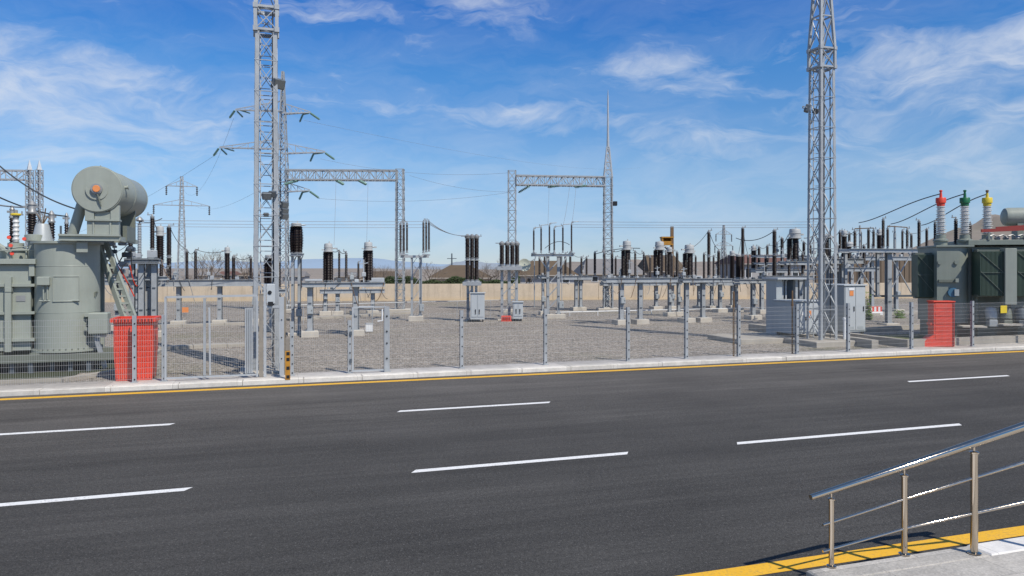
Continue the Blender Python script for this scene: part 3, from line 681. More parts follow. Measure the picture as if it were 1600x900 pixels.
mb = MB(); mb.box(.32, .62, -.35, -.1, H+(HOR-322)/F*Y2-YARD, H+(HOR-315)/F*Y2-YARD, bev=.03); part('floodlight', mb, 'black', th)
# third gantry at the photograph's edge, twin column
th = thing('lattice_gantry', 'pale lattice gantry beam on a twin column behind the drum topped transformer', 'gantry', (gx(53, 50), 50, YARD), 0, 'lattice gantries')
zt1 = H+(HOR-267)/F*50-YARD; zt0 = H+(HOR-281)/F*50-YARD
for dx in (-.30, .36):
    c = bpy.data.objects.new('column', None); COL.objects.link(c); c.parent = th; c.location = (dx, 0, 0)
    lattice_tower(c, .36, .36, .1, zt1+.05, 18, .06, .035, names=('leg', 'bracing'), m='steel_light'); part('peak', MB().lathe([(.2, zt1+.05), (.015, zt1+.75)], 4), 'steel_light', c)
mb = MB(); truss(mb, (-.55, 0, zt1), (-12, -1.2, zt1), .6, zt1-zt0, 16, .08, .045); part('beam', mb, 'steel_light', th)

# ================================================================== LIGHTING / FLOODLIGHT MASTS
def flood(parent, x, y, z, s, rz, tilt=.4):
    o = part('floodlight', MB().box(-s/2, s/2, -s*.25, s*.25, -s*.42, s*.42, bev=s*.06), 'steel_dark', parent, (x, y, z)); o.rotation_euler = (tilt, 0, rz)
    part('lens', MB().box(-s*.42, s*.42, -s*.28, -s*.252, -s*.34, s*.34), 'lamp_glass', o)
    part('bracket', MB().bar((-s*.55, 0, 0), (-s*.55, s*.5, 0), .03).bar((s*.55, 0, 0), (s*.55, s*.5, 0), .03).bar((-s*.55, s*.5, 0), (s*.55, s*.5, 0), .03), 'steel', o); return o
def mast(label, P, side, legw, zc, dz, ns):
    th = thing('floodlight_mast', label, 'mast', P, RA, 'tall floodlight masts')
    seg = [.05+i*(zc-.05)/ns for i in range(ns+1)]
    lattice_tower(th, side*1.10, side*.92, .05, zc, 13, legw, .036, zs=seg)
    # collared section and taper
    s2 = side*.92/2
    for i, (za, zb, wa, wb_) in enumerate([(zc, zc+dz, s2, s2), (zc+dz, zc+dz+1.3, s2, s2*.80), (zc+dz+1.3, zc+dz+2.5, s2*.80, s2*.62), (zc+dz+2.5, zc+dz+3.7, s2*.62, s2*.42), (zc+dz+3.7, zc+dz+5.2, s2*.42, s2*.16)]):
        mb = MB(); cs = [(-1, -1), (1, -1), (1, 1), (-1, 1)]
        for k in range(4):
            (ax, ay), (bx, by) = cs[k], cs[(k+1) % 4]
            mb.bar((ax*wa, ay*wa, za), (ax*wb_, ay*wb_, zb), legw*.85); mb.bar((ax*wa, ay*wa, za), (bx*wb_, by*wb_, zb), .04, .025); mb.bar((bx*wa, by*wa, za), (ax*wb_, ay*wb_, zb), .04, .025)
            mb.bar((ax*wb_, ay*wb_, zb), (bx*wb_, by*wb_, zb), .05)
        part('upper_section', mb, 'steel', th)
    for z in (zc, zc+dz):
        mb = MB(); q = s2+.05; n = 16; rr = s2*.98
        mb.tube([(rr*math.cos(2*PI*k/n), rr*math.sin(2*PI*k/n), z-.06) for k in range(n+1)], .035, 6)
        for sx in (-1, 1):
            for sy in (-1, 1): mb.box(sx*s2-.07, sx*s2+.07, sy*s2-.07, sy*s2+.07, z-.07, z+.07)
        for sx in (-1, 1): mb.bar((sx*s2, -s2, z), (sx*s2, s2, z), .07); mb.bar((-s2, sx*s2, z), (s2, sx*s2, z), .07)
        part('collar', mb, 'steel', th)
    mb = MB()
    for z in [.3+i*.33 for i in range(32)]: mb.bar((-.17, side*.38, z), (.17, side*.38, z), .022)
    for s in (-1, 1): mb.bar((s*.17, side*.38, .1), (s*.17, side*.38, zc), .03)
    part('ladder', mb, 'steel_light', th)
    part('cable', MB().tube([(side*.3, -side*.3, .1), (side*.32, -side*.28, 5), (side*.28, -side*.3, 10.8)], .022, 5), 'wire_dark', th)
    return th
# mast A stands close behind the gate
PA = at(416, HOR, 22.3); PA.z = YARD
mA = mast('tall lattice floodlight mast just behind the gate with black spotlights part way up', PA, .66, .115, 10.2, .68, 11)
part('footing', MB().box(-.75, .75, -.75, .75, -.06, .05, bev=.015), 'concrete', mA)
fA = Fr(PA)
def zA(py): return fA.z(py, 0)
flood(mA, .34, -.2, zA(132), .36, .5); flood(mA, .02, -.40, zA(308), .26, .1); flood(mA, .18, -.40, zA(305), .22, -.3)
for py in (320, 330, 338):
    flood(mA, .52, -.2, zA(py), .22, .6)
flood(mA, 0, -.40, zA(337), .14, 0)
PB = gp(1284, 529, .34); PB.z = YARD
mB = mast('tall lattice floodlight mast on a concrete plinth beside the grey cabinets', PB, .74, .115, 10.95, .74, 9)
fB = Fr(PB)
flood(mB, fB.t(1261), 0, fB.z(178, 0), .34, .9); flood(mB, fB.t(1277), .1, fB.z(180, 0), .24, .3)

# ================================================================== APPARATUS IN THE YARD
D3 = (-.34, .34)
# B table with two bulky current transformers
bay('current_transformer_bay', 'pair of brown current transformers with pale heads on a table behind the narrow gate', 'transformer', 555, 524, [(484, 0), (555, 0)], [(472, 600, 441, 448, D3)],
    [('t', 513, 380, 438, 15, 0, 394), ('t', 575.5, 378, 438, 15, 0, 392), ('p', 530, 396, 436, 4.2, 1.2), ('p', 541, 398, 434, 4.4, 1.2), ('pl', 490, 436, 440, 26, 0), ('pl', 590, 434, 441, 20, 0)])
bay('bulged_insulator_bay', 'cluster of tall bulging brown insulators on slim poles next to the big mast', 'switchgear', 463, 524, [(457, 0), (467, .4)], [(454, 474, 396, 400, (-.2, .2))],
    [('t', 463, 348, 394, 18, 0, 354)], conc=.12, legw=.12, bulge=True)
bay('instrument_bay', 'lower steel table without heads standing back behind the two pale headed transformers', 'switchgear', 525, 492, [(508, 0), (527, 0), (582, 0)], [(500, 600, 452, 458, D3)],
    [('p', 470, 404, 450, 4, .8), ('p', 560, 412, 450, 4, 0)])
# A: behind the gate
bay('disconnector_bay', 'long steel table with thin brown insulators behind the open gate', 'switchgear', 300, 508, [(279, 0), (343, 0), (398, 0)], [(246, 408, 437, 447, D3)],
    [('d', 264, 356, 440, 8.2, 0, 400), ('p', 292, 394, 436, 5), ('p', 305.5, 394, 436, 5), ('f', 355, 386, 437, 9, 0, 396), ('p', 365, 403, 437, 6, .4), ('p', 392, 404, 436, 5)])
bay('bushing_bay', 'crowded steel frame with one grey and several brown insulators beside the drum topped transformer', 'switchgear', 230, 526, [(221, 0), (232, .5), (241, 0), (206, .3)], [(196, 254, 405, 412, D3), (150, 262, 432, 438, (.1, .6)), (196, 250, 403.5, 410, D3)],
    [('p', 238, 341, 388, 7.6), ('f', 250, 353, 407, 13, .3, 369), ('p', 204, 368, 402, 8, .6), ('pl', 238, 391, 403, 14), ('pl', 213, 396, 403, 14, -.1)], jump=True)
P = gp(218, 524); fr = Fr(P); th = thing('surge_arrester', 'single pale grey ribbed arrester beside the brown insulators by the conservator', 'arrester', P)
h_leg(th, 0, 0, .1, fr.z(398, 0), .16); footing(th, 0, 0, .5, .1); insulator(th, 0, 0, fr.z(395, 0), fr.z(352, 0), .105, 'grey_ins'); part('terminal', MB().lathe([(.12, 0), (.16, .05), (.14, .12), (.05, .22)], 10), 'alu', th, (0, 0, fr.z(346, 0)))
jumper(th, arc((0, 0, fr.z(346, 0)), (.9, .3, fr.z(340, 0)), -.1), .02)
bay('disconnector_bay', 'shorter steel frame with slim brown insulators nearest the red skip', 'switchgear', 196, 515, [(184, 0), (214, 0)], [(160, 246, 437, 445, D3)],
    [('p', 204, 381, 437, 7, .2), ('p', 252, 413, 438, 6, .2), ('p', 262, 420, 440, 4, 1), ('p', 176, 398, 436, 6)])
# C: twin trio disconnector
def trio():
    P = gp(650, 501); fr = Fr(P, .12); th = thing('disconnector_switch', 'tall switch post carrying two separate trios of slim brown insulators on a level frame', 'switchgear', P, .12)
    zt = fr.z(399, 0)
    footing(th, 0, 0, .85, .28)
    for dx in (-.24, .24): h_leg(th, dx, 0, .28, zt-.12, .13)
    mb = MB(); mb.box(-.9, .75, -.12, .12, zt-.14, zt)
    part('beam', mb, 'steel_light', th)
    for xc, yt, y0 in ((631, 351, 392), (666, 348, 390)):
        t0 = fr.t(xc); mb = MB(); mb.bar((t0-.16, -1.0, zt+.04), (t0+.16, 1.0, zt+.04), .16, .08); part('phase_beam', mb, 'steel_light', th)
        for k in (-1, 0, 1):
            dn = k*.85; t = t0+k*.165; insulator(th, t, dn, fr.z(y0, t, 0)+k*.06, fr.z(yt, t, 0)+k*.06, .075)
    mb = MB()
    for i in range(5): 
        z0 = .5+i*.7; mb.bar((-.2, -.05, z0), (.2, -.05, z0+.6), .035)
    part('bracing', mb, 'steel', th); part('drive_rod', MB().tube([(.33, -.12, .9), (.33, -.12, zt-.1)], .025, 6), 'steel_light', th); jbox(th, .33, -.15, .55, .25, .42)
trio()
# D: breaker with pale cabinet
def breaker(label, px, yb, cols, ytop, ymid, ybot, cab, w, two):
    P = gp(px, yb); fr = Fr(P, .05); th = thing('circuit_breaker', label, 'circuit breaker', P, .05, 'live tank breakers')
    zb = fr.z(ybot, 0)
    t0, t1 = fr.t(cols[0]), fr.t(cols[-1])
    for i, x in enumerate(cols):
        t = fr.t(x); dn = (i-(len(cols)-1)/2)*.10; r = w/2/F*fr.Y(t)
        if two:
            zm = fr.z(ymid, t); a = insulator(th, t, dn, zb+.12, zm-.08, r*.88, top=False); insulator(th, t, dn, zm+.08, fr.z(ytop, t), r)
        else: insulator(th, t, dn, zb+.12, fr.z(ytop, t), r, top=False)
        o = MB(); o.lathe([(r*.8, 0), (r*1.05, .05), (r*1.05, .16), (r*.5, .24), (r*.2, .27)], 10); o.box(-r*2.4, r*.2, -.04, .04, .12, .17); part('terminal', o, 'alu', th, (t, dn, fr.z(ytop, t)))
    mb = MB(); mb.box(t0-.28, t1+.28, -.3, .3, zb-.22, zb-.01); 
    for x in cols: mb.lathe([(.2, zb-.01), (.2, zb+.06)], 10, (fr.t(x), (0), 0))
    part('platform', mb, 'steel', th)
    for x, nm in ((t0+.02, 'leg'), (t1-.02, 'leg'), ((t0+t1)/2, 'leg')): footing(th, x, .2, .5, .08); h_leg(th, x, .2, .08, zb-.22, .16)
    for s in (0, 1): part('brace', MB().bar((t0+.05, .1, .5+s), (t1-.1, .1, 1.3+s), .05), 'steel', th)
    cx0, cx1 = fr.t(cab[0]), fr.t(cab[1]); zt = fr.z(cab[2], cx0); cb = part('cabinet', MB().box(cx0, cx1, -.62, -.12, .14, zt, bev=.015), 'cabinet', th)
    part('door', MB().box(cx0+.05, (cx0+cx1)/2-.01, -.645, -.622, .3, zt-.08), 'cabinet', cb); part('door', MB().box((cx0+cx1)/2+.01, cx1-.05, -.645, -.622, .3, zt-.08), 'cabinet', cb)
    part('roof', MB().box(cx0-.05, cx1+.05, -.68, -.06, zt+.002, zt+.05, bev=.01), 'cabinet', cb)
    for x in ((cx0+cx1)/2-.14, (cx0+cx1)/2+.08): part('handle', MB().box(x, x+.05, -.675, -.646, .45, .72), 'black', cb)
    for x in (cx0+.06, cx1-.14): part('foot', MB().box(x, x+.08, -.55, -.2, 0, .138), 'black', cb)
breaker('two tier brown breaker poles with a pale grey cabinet at their foot', 738, 502, (730.5, 737.5, 744.5), 373, 405, 440, (735, 757, 458), 8.4, True)
breaker('single tier fat brown breaker poles on a platform with a narrow pale cabinet', 797, 501, (784, 792.5, 800.5, 808), 384, 0, 416, (801, 816, 472), 8.2, False)
mb = MB(); mb.box(-.3, .3, -.18, .18, 0, .05, bev=.01); mb.box(-.28, .28, -.16, .16, .05, .32, bev=.02)
for k in range(4): mb.box(-.22+.12*k, -.16+.12*k, -.185, -.163, .08, .26, 1)
solid('crate', mb, ['red', 'red_dark'], 'small red slatted crate at the foot of the breaker', 'crate', gp(791, 502), .05)
# F: six-insulator disconnector
def six():
    P = gp(866, 497); fr = Fr(P, .1); th = thing('disconnector_switch', 'tall braced post with a wide frame holding six thin brown insulators against the sky', 'switchgear', P, .1)
    zt = fr.z(397, 0); footing(th, -.35, 0, .7, .25); footing(th, .3, 0, .7, .25)
    for dx in (-.40, .26): h_leg(th, dx, 0, .25, zt-.12, .17)
    mb = MB()
    for i in range(4): mb.bar((-.36, -.06, .6+i*.75), (.24, -.06, 1.25+i*.75), .06)
    part('bracing', mb, 'steel', th)
    mb = MB(); a, b = fr.t(834), fr.t(893)
    for y in (-.6, .5): channel(mb, a-.1, b+.05, y, zt, .14, .08)
    for x in (a, (a+b)/2, b): mb.box(x-.06, x+.06, -.9, .8, zt+.003, zt+.08)
    mb.bar((-.45, 0, zt-.9), (a+.3, 0, zt-.14), .07); mb.bar((.35, 0, zt-.9), (b-.3, 0, zt-.14), .07)
    part('beam', mb, 'steel_light', th)
    for i, (x, yt, y0) in enumerate(((834, 361, 393), (845.5, 357, 391), (858.5, 354, 389), (866, 359, 390), (879.5, 356, 389), (893, 352, 388))):
        dn = (-.7, 0, .7)[i % 3]; t = fr.t(x, dn); insulator(th, t, dn, zt+.24, fr.z(yt, t, dn), .062)
        part('switch_blade', MB().tube([(t, dn, fr.z(yt, t, dn)+.2), (t+.45, dn, fr.z(yt, t, dn)+.24)], .022, 6), 'alu', th)
    jbox(th, .42, -.1, .6, .28, .42); part('drive_rod', MB().tube([(.45, -.12, 1.0), (.45, -.12, zt-.1)], .025, 6), 'steel_light', th)
    jumper(th, arc((fr.t(893), .7, zt+.6), (fr.t(852), .2, zt+.35), .3), .02)
six()
bay('bus_support_bay', 'low single post bracket with two thin insulators, beside the dish antenna', 'switchgear', 847, 492, [(848, 0)], [(840, 856, 430, 435, (-.2, .2))],
    [('p', 843, 401, 429, 4), ('p', 851, 402, 429, 4)], legw=.13)
bay('bus_support_bay', 'low table with five thin insulators behind the six insulator switch', 'switchgear', 905, 485, [(900, 0), (907, 0)], [(874, 923, 431, 437, D3)],
    [('p', 877, 400, 428, 4.2), ('p', 883.5, 398, 428, 4.2), ('p', 891, 396, 428, 4.4), ('p', 908.5, 404, 429, 4), ('p', 916.5, 404, 429, 4), ('p', 929.5, 396, 427, 4.6, .5)], legw=.2)
# H, I, J: long rows
bay('current_transformer_bay', 'four legged table with two fat brown current transformers beside the spire gantry', 'transformer', 1000, 506, [(970.5, 0), (1000, 0)], [(943, 1054, 434, 441, D3)],
    [('t', 979.5, 376, 431, 15, 0, 391), ('t', 1030.5, 377, 431, 16, 0, 391), ('p', 944.5, 397, 431, 4.2), ('p', 956.5, 397, 431, 4.4, .8), ('p', 992.5, 396, 431, 4), ('p', 1006, 398, 430, 4), ('p', 1041, 398, 431, 5.2, .4)])
bay('bus_support_bay', 'bare steel support row standing behind the pair of fat current transformers', 'switchgear', 1026, 484, [(1025, 0), (1050, 0), (948, 0)], [(940, 1062, 441, 446, D3)], [('p', 962, 404, 436, 4), ('p', 1016, 403, 436, 4), ('p', 1050, 400, 436, 4.4)])
bay('current_transformer_bay', 'lone squat brown current transformer with tall arrester on the same table', 'transformer', 1098, 503, [(1072.5, 0), (1098, 0)], [(1062, 1138, 435, 441, D3)],
    [('t', 1077, 382, 430, 17, 0, 396), ('d', 1107.5, 364, 430, 6, 0, 399), ('p', 1123, 394, 430, 6.2), ('p', 1135.5, 402, 431, 4, .5), ('pl', 1090, 431, 436, 12)])
bay('bus_support_bay', 'steel support row with slim insulators behind the squat current transformer', 'switchgear', 1125, 488, [(1125, 0), (1150, .4)], [(1110, 1196, 439, 444, D3)],
    [('d', 1160.5, 358, 433, 6, 0, 398), ('f', 1153.5, 397, 433, 10, -.2, 401), ('p', 1180, 388, 420, 5, .5), ('p', 1169, 402, 433, 4)])
bay('disconnector_bay', 'two tier insulator post standing clear above the grey cabinets', 'switchgear', 1177, 499, [(1176.5, 0), (1210, .5)], [(1150, 1218, 436, 442, D3)],
    [('d', 1210, 362, 432, 7.4, 0, 397), ('p', 1196, 404, 432, 4, .6)])
bay('current_transformer_bay', 'wide brown current transformer with a pale two piece head near the plinth mast', 'transformer', 1246, 507, [(1232, 0), (1250, .2)], [(1222, 1262, 408, 414, D3), (1196, 1262, 431, 437, (-.5, .1))],
    [('t', 1242, 357, 405, 20, 0, 373), ('p', 1254, 398, 428, 5, .3), ('p', 1233, 412, 430, 5, -.3)])
bay('disconnector_bay', 'dark insulators on a frame partly hidden by the plinth mast', 'switchgear', 1316, 504, [(1316, 0), (1296, .4)], [(1262, 1342, 404, 412, D3)],
    [('t', 1290, 366, 400, 20, .4, 372), ('p', 1312.5, 364, 388, 5.2), ('p', 1336, 365, 388, 5.2), ('f', 1319, 360, 402, 10, .8, 370)], legw=.26)
bay('bus_support_bay', 'tall dark triple insulator block standing right behind the big gate mast', 'switchgear', 425, 516, [(424, 0)], [(410, 446, 452, 458, D3)], [('t', 423, 398, 449, 20, 0, 404), ('p', 436, 410, 449, 6, .4)], legw=.2)
bay('bus_support_bay', 'back row of five evenly spaced slim insulators near the squat current transformer', 'switchgear', 1112, 483, [(1092, 0), (1112, 0), (1144, 0)], [(1082, 1152, 441, 446, D3)], [('p', 1087, 402, 437, 3.8), ('p', 1100, 398, 437, 4), ('p', 1115, 402, 437, 3.8), ('p', 1130, 404, 437, 4.2), ('f', 1144, 392, 437, 9, 0, 400)], legw=.2)
bay('disconnector_bay', 'stacked steel beams crowded with insulators behind the shelter roof', 'switchgear', 1218, 489, [(1190, 0), (1222, 0), (1252, 0)], [(1178, 1262, 399, 403, D3), (1180, 1258, 410, 414, D3), (1176, 1268, 421, 426, D3)], [('p', 1186, 388, 417, 5), ('d', 1222, 374, 418, 6, 0, 398), ('p', 1199, 386, 417, 4.5), ('p', 1266, 384, 418, 5), ('p', 1256, 380, 418, 5.5, .5), ('f', 1177, 384, 419, 8, .4, 392)])
bay('bus_support_bay', 'far row of short insulators seen through the braced steel frame', 'switchgear', 1400, 489, [(1330, 0), (1362, 0), (1400, 0), (1448, 0)], [(1300, 1472, 401, 407, D3)], [('p', 1327, 366, 397, 4.5), ('p', 1345, 364, 397, 4), ('p', 1357, 360, 397, 5, .6), ('f', 1374, 358, 397, 9, .4, 368), ('p', 1398, 366, 397, 4.4), ('p', 1410, 362, 397, 4.2, .5), ('p', 1424, 368, 397, 4.4), ('p', 1448, 360, 397, 5)])
bay('bus_support_bay', 'low steel beam pair with squat insulators between the mast and the braced frame', 'switchgear', 1330, 497, [(1312, 0), (1345, 0)], [(1288, 1362, 418, 424, D3)], [('p', 1296, 392, 414, 6), ('p', 1308, 388, 414, 6), ('t', 1326, 378, 414, 16, .2, 386), ('p', 1350, 386, 414, 5.5)])
bay('current_transformer_bay', 'slim current transformer with pale head beside the mustard cabin pole', 'transformer', 1050, 494, [(1046, 0), (1060, .3)], [(1038, 1066, 436, 441, D3)], [('t', 1046, 386, 432, 10, 0, 394), ('p', 1058, 396, 432, 5)], legw=.18)
# L: braced steel frame next to the right transformer
def braced():
    P = gp(1388, 507); fr = Fr(P, .18); th = thing('support_frame', 'cross braced steel frame with a row of brown insulators next to the dark green radiators', 'switchgear', P, .18)
    zt = fr.z(389, 0); x0, x1 = fr.t(1318), fr.t(1462)
    for px, dn in ((1371, 0), (1388, -.2), (1428, .3), (1321, .3)):
        t = fr.t(px, dn); z0 = .1 if px not in (1371, 1428) else fr.z(462, t)-.05
        h_leg(th, t, dn, z0, zt-.2, .26 if px == 1388 else .15); 
        if z0 < .2: footing(th, t, dn, .8, .1)
    mb = MB()
    for y in (-.5, .5): channel(mb, x0, x1, y, zt, .2, .09)
    for i in range(8): x = x0+.1+(x1-x0-.2)*i/7; mb.box(x-.05, x+.05, -.48, .4, zt-.15, zt-.022)
    part('beam', mb, 'steel_light', th)
    part('lower_beam', MB().box(fr.t(1366), fr.t(1434), -.05, .05, fr.z(464, 0), fr.z(461, 0)), 'steel_dark', th)
    for a, b in ((1332, 1369), (1392, 1426)):
        ta, tb = fr.t(a), fr.t(b); za, zb = zt-.3, fr.z(458, ta)
        for k, (p, q) in enumerate((((ta, .1, za), (tb, .1, zb)), ((tb, .16, za), (ta, .16, zb)))): part('brace', MB().bar(p, q, .06, .04), 'steel_light', th)
    tops = []
    for px, yt, y0, w, dn in ((1335.5, 363, 387, 4.4, .3), (1365, 362, 386, 4.6, 0), (1380, 345, 381, 5.4, .2), (1387, 359, 386, 4.4, -.3), (1417.5, 361, 385, 4.6, 0), (1436, 348, 383, 5.6, .2)):
        t = fr.t(px, dn); z1 = fr.z(yt, t, dn); insulator(th, t, dn, zt+.15, z1, w/2/F*fr.Y(t, dn)); tops.append((t, dn, z1+.2))
    for i, j in ((1, 0), (4, 3)): part('switch_blade', MB().tube([tops[i], tops[j]], .03, 6), 'rust', th)
    for px in (1351, 1406): part('pole', MB().bar((fr.t(px), .4, zt), (fr.t(px), .4, fr.z(352, 0)), .07), 'steel', th)
braced()
# busbars: three slim tubes over each half
for (pA, pB, Ya, Yb, ys, side) in ((208, 668, 36, 42, (344, 349, 353.5), 'over the gate bays'), (893, 1284, 46, 42, (346.5, 351, 355), 'over the transformer rows')):
    for k, y in enumerate(ys):
        solid('busbar', MB().tube(sag(at(pA, y, Ya+.7*k), at(pB, y+(2 if pA < 500 else 0), Yb+.7*k), .03, 6), .0125, 6), 'tube', '%s of three thin pale busbars strung %s' % (('topmost', 'middle', 'lowest')[k], side), 'busbar', group='busbars '+side)
for k in range(3): wire(at(672, 347+2*k, 42+.4*k), at(732+6*k, 368, 42), .25, .016, '%s slack wire from the trio switch down to the two tier breaker' % ('topmost', 'middle', 'lowest')[k], 'wire', group='slack wires at the breaker')
# ================================================================== LEFT TRANSFORMER
def left_transformer():
    P = at(106, HOR, 22.7); P.z = YARD; fr = Fr(P); th = thing('power_transformer', 'grey-green power transformer with round tank and drum shaped conservator on top', 'transformer', P)
    r = 44.5/F*22.7; zb = fr.z(546, 0, -r*.6); zt = fr.z(378, 0)
    mb = MB(); mb.lathe([(r, zb), (r, zt-.05)], 48); part('round_tank', mb, 'tgreen', th)
    mb = MB(); mb.lathe([(r+.10, zt-.07), (r+.10, zt)], 48, smooth=True); mb.lathe([(r+.08, zb-.06), (r+.08, zb)], 48); part('flange', mb, 'tgreen', th)
    b = MB()
    for k in range(36): a = 2*PI*k/36; b.tube([((r+.05)*math.cos(a), (r+.05)*math.sin(a), zb), ((r+.05)*math.cos(a), (r+.05)*math.sin(a), zb+.05)], .022, 6)
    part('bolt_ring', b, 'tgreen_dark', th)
    # inspection plate wrapped on the drum, with box and rails
    a0, a1 = math.radians(258), math.radians(302); n = 8; z0, z1 = fr.z(471, 0, -r), fr.z(432, 0, -r); mb = MB(); ro = r+.012
    vs = []
    for i in range(n+1):
        a = a0+(a1-a0)*i/n; vs += [(ro*math.cos(a), ro*math.sin(a), z0), (ro*math.cos(a), ro*math.sin(a), z1)]
    mb.add(vs, [(2*i, 2*i+2, 2*i+3, 2*i+1) for i in range(n)])
    for zz in (z0, z1): mb.tube([((ro+.004)*math.cos(a0+(a1-a0)*i/n), (ro+.004)*math.sin(a0+(a1-a0)*i/n), zz) for i in range(n+1)], .016, 5)
    for a in (a0, a1): mb.tube([((ro+.004)*math.cos(a), (ro+.004)*math.sin(a), z0), ((ro+.004)*math.cos(a), (ro+.004)*math.sin(a), z1)], .016, 5)
    part('inspection_plate', mb, 'tgreen', th)
    t = fr.t(78, -r); part('terminal_box', MB().box(-.16, .16, -.14, .10, 0, .26, bev=.02), 'tgreen', th, (-.42, -r*.92, fr.z(446, 0, -r)))
    mb = MB()
    for x in (-.44, -.34): mb.tube([(x, -r*.95, fr.z(446, 0, -r)), (x, -r*.95, fr.z(468, 0, -r))], .02, 6)
    mb.tube([(-.55, -r*.92, fr.z(470, 0, -r)), (.5, -r*.93-.02, fr.z(470, 0, -r))], .025, 6); part('pipe', mb, 'tgreen', th)
    mb = MB()
    for sy in (0, .1): mb.tube([(r*.93, -.35+sy, fr.z(464, 0, -.3)), (r*.93, -.35+sy, fr.z(458, 0, -.3)), (r*.99, -.35+sy, fr.z(456, 0, -.3))], .03, 6)
    part('valve', mb, 'tgreen_dark', th)
    # rectangular main tank with ribs
    x1 = fr.t(48, -.4); x0 = x1-6.2; y0, y1 = -.4, 2.4; za, zc = fr.z(548, x1, -.4), fr.z(413, x1, -.4)
    part('main_tank', MB().box(x0, x1, y0, y1, za, zc, bev=.02), 'tgreen', th)
    part('tank_lid', MB().box(x0-.12, x1+.16, y0-.16, y1+.15, zc+.002, zc+.16, bev=.01), 'tgreen', th)
    for py in (446, 489, 531):
        z = fr.z(py, x1, -.4); part('rib', MB().box(x0, x1+.13, y0-.13, y0-.002, z-.03, z+.05).box(x1+.002, x1+.13, y0-.002, y1, z-.03, z+.05), 'tgreen', th)
    for px in (13, -40, -95):
        t = fr.t(px, -.55); part('rib', MB().box(t-.08, t+.08, y0-.2, y0-.132, za, fr.z(433, t, -.55)).box(t-.07, t+.07, y0-.132, y0-.003, za, fr.z(433, t, -.55)), 'tgreen', th); 
    t = fr.t(8, -.6); part('lifting_lug', MB().prism([(0, 0), (.16, 0), (.16, .3), (.05, .3)], 0, .12), 'tgreen', th, (t, -.62, fr.z(456, t, -.6)))
    mb = MB(); mb.prism([(x1-.02, y0-.1), (x1+.12, y0-.1), (x1+.12, y0), (x1-.02, y0)], zc-.35, zc-.01); part('gusset', mb, 'tgreen', th)
    # skid and posts below
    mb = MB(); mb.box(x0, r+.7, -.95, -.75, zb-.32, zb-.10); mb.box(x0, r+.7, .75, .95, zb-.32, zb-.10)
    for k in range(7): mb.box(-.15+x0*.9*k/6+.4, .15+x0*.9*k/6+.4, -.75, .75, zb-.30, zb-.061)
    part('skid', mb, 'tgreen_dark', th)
    for k in range(14): part('skid_support', MB().box(-.06, .06, -.9+.1*(k%3), .9, -.06, zb-.325), 'steel_dark', th, (.75-k*.5, 0, 0))  # dark steel puts the shade under the skid into the supports
    part('skid_shade_box', MB().box(-8, .85, -.5, 2.2, -.05, zb-.33), 'black', th)  # black box added under the tank to stand for the shade there
    # bushings on the lid
    t = fr.t(25, .6); z = zc+.16
    part('turret', MB().lathe([(.42, z), (.42, z+.25), (.48, z+.26), (.48, z+.32), (.22, z+.36), (.22, z+.5)], 20), 'tgreen', th, (t, .6, 0))
    o = insulator(th, t, .6, z+.55, fr.z(343, t, .6), .10, 'white_ins', pitch=.12); 
    part('terminal', MB().lathe([(.07, 0), (.11, .03), (.11, .08), (.05, .10), (.05, .2), (.03, .22)], 12), 'alu', th, (t, .6, fr.z(339, t, .6)))
    part('yellow_ring', MB().lathe([(.12, 0), (.15, .02), (.15, .05), (.12, .07)], 14), 'yellow_cap', th, (t, .6, fr.z(337, t, .6)))
    t = fr.t(52, .2); part('turret', MB().lathe([(.17, z), (.17, z+.55), (.26, z+.56), (.26, z+.74), (.2, z+.76)], 16), 'tgreen', th, (t, .3, 0))
    t = fr.t(67, .5); zz = fr.z(377, t, .2); part('turret', MB().lathe([(.30, zz), (.27, zz+.10), (.19, zz+.50), (.16, zz+.55)], 18), 'cabinet_dark', th, (t, .45, 0))
    for k in range(7):
        a = k*.9; part('tap_lead', MB().tube([(t, .45, zz+.50), (t+.12*math.cos(a), .45+.12*math.sin(a), zz+.75), (t+.2*math.cos(a), .45+.2*math.sin(a), zz+.72+.05*k)], .018, 5), 'rust' if k % 3 == 0 else 'alu', th)
    mb = MB(); t = fr.t(12, .3)
    mb.tube([(t-.7, .3, z+.05), (t-.6, .3, z+.35), (t-.2, .1, z+.42), (t+.1, .1, z+.2), (t+.1, .1, z)], .09, 8); mb.tube([(t+.2, -.1, z), (t+.2, -.1, z+.32), (t+.6, -.1, z+.38), (t+.6, -.1, z)], .03, 6)
    mb.tube([(t-.3, -.2, z), (t-.3, -.2, z+.25), (t+.95, -.2, z+.27), (t+.95, -.2, z+.02)], .025, 6); part('pipework', mb, 'tgreen', th)
    for px, dz in ((18, .5), (20, .2), (39, .75), (15, .8)):
        t = fr.t(px, -.1); part('valve_wheel', MB().lathe([(.055, 0), (.055, .03)], 10, (t, -.15, z+dz*.8), (0, -1, .2)), 'red', th)
    part('weld_seam', MB().lathe([(r+.004, (zb+zt)/2-.5-.012), (r+.008, (zb+zt)/2-.5), (r+.004, (zb+zt)/2-.5+.012)], 48).lathe([(r+.004, zt-.75), (r+.008, zt-.74), (r+.004, zt-.73)], 48), 'tgreen', th)
    part('nameplate', MB().box(-.12, .12, -.006, 0, 0, .17), 'alu', th, (fr.t(30, -.55), -.41, fr.z(470, 0, -.4)))
    for k in range(9): part('lid_bolt', MB().lathe([(.03, 0), (.03, .03)], 6, (x1-.1-.36*k, y0-.1, zc+.162)), 'tgreen_dark', th)
    # conservator drum on its frame, axis square to the road
    dn = -1.0; t = fr.t(151.5, dn); rc = 35.9/F*fr.Y(t, dn); zc2 = fr.z(295.5, t, dn); L = 3.4; AX = (.06, 1, 0)
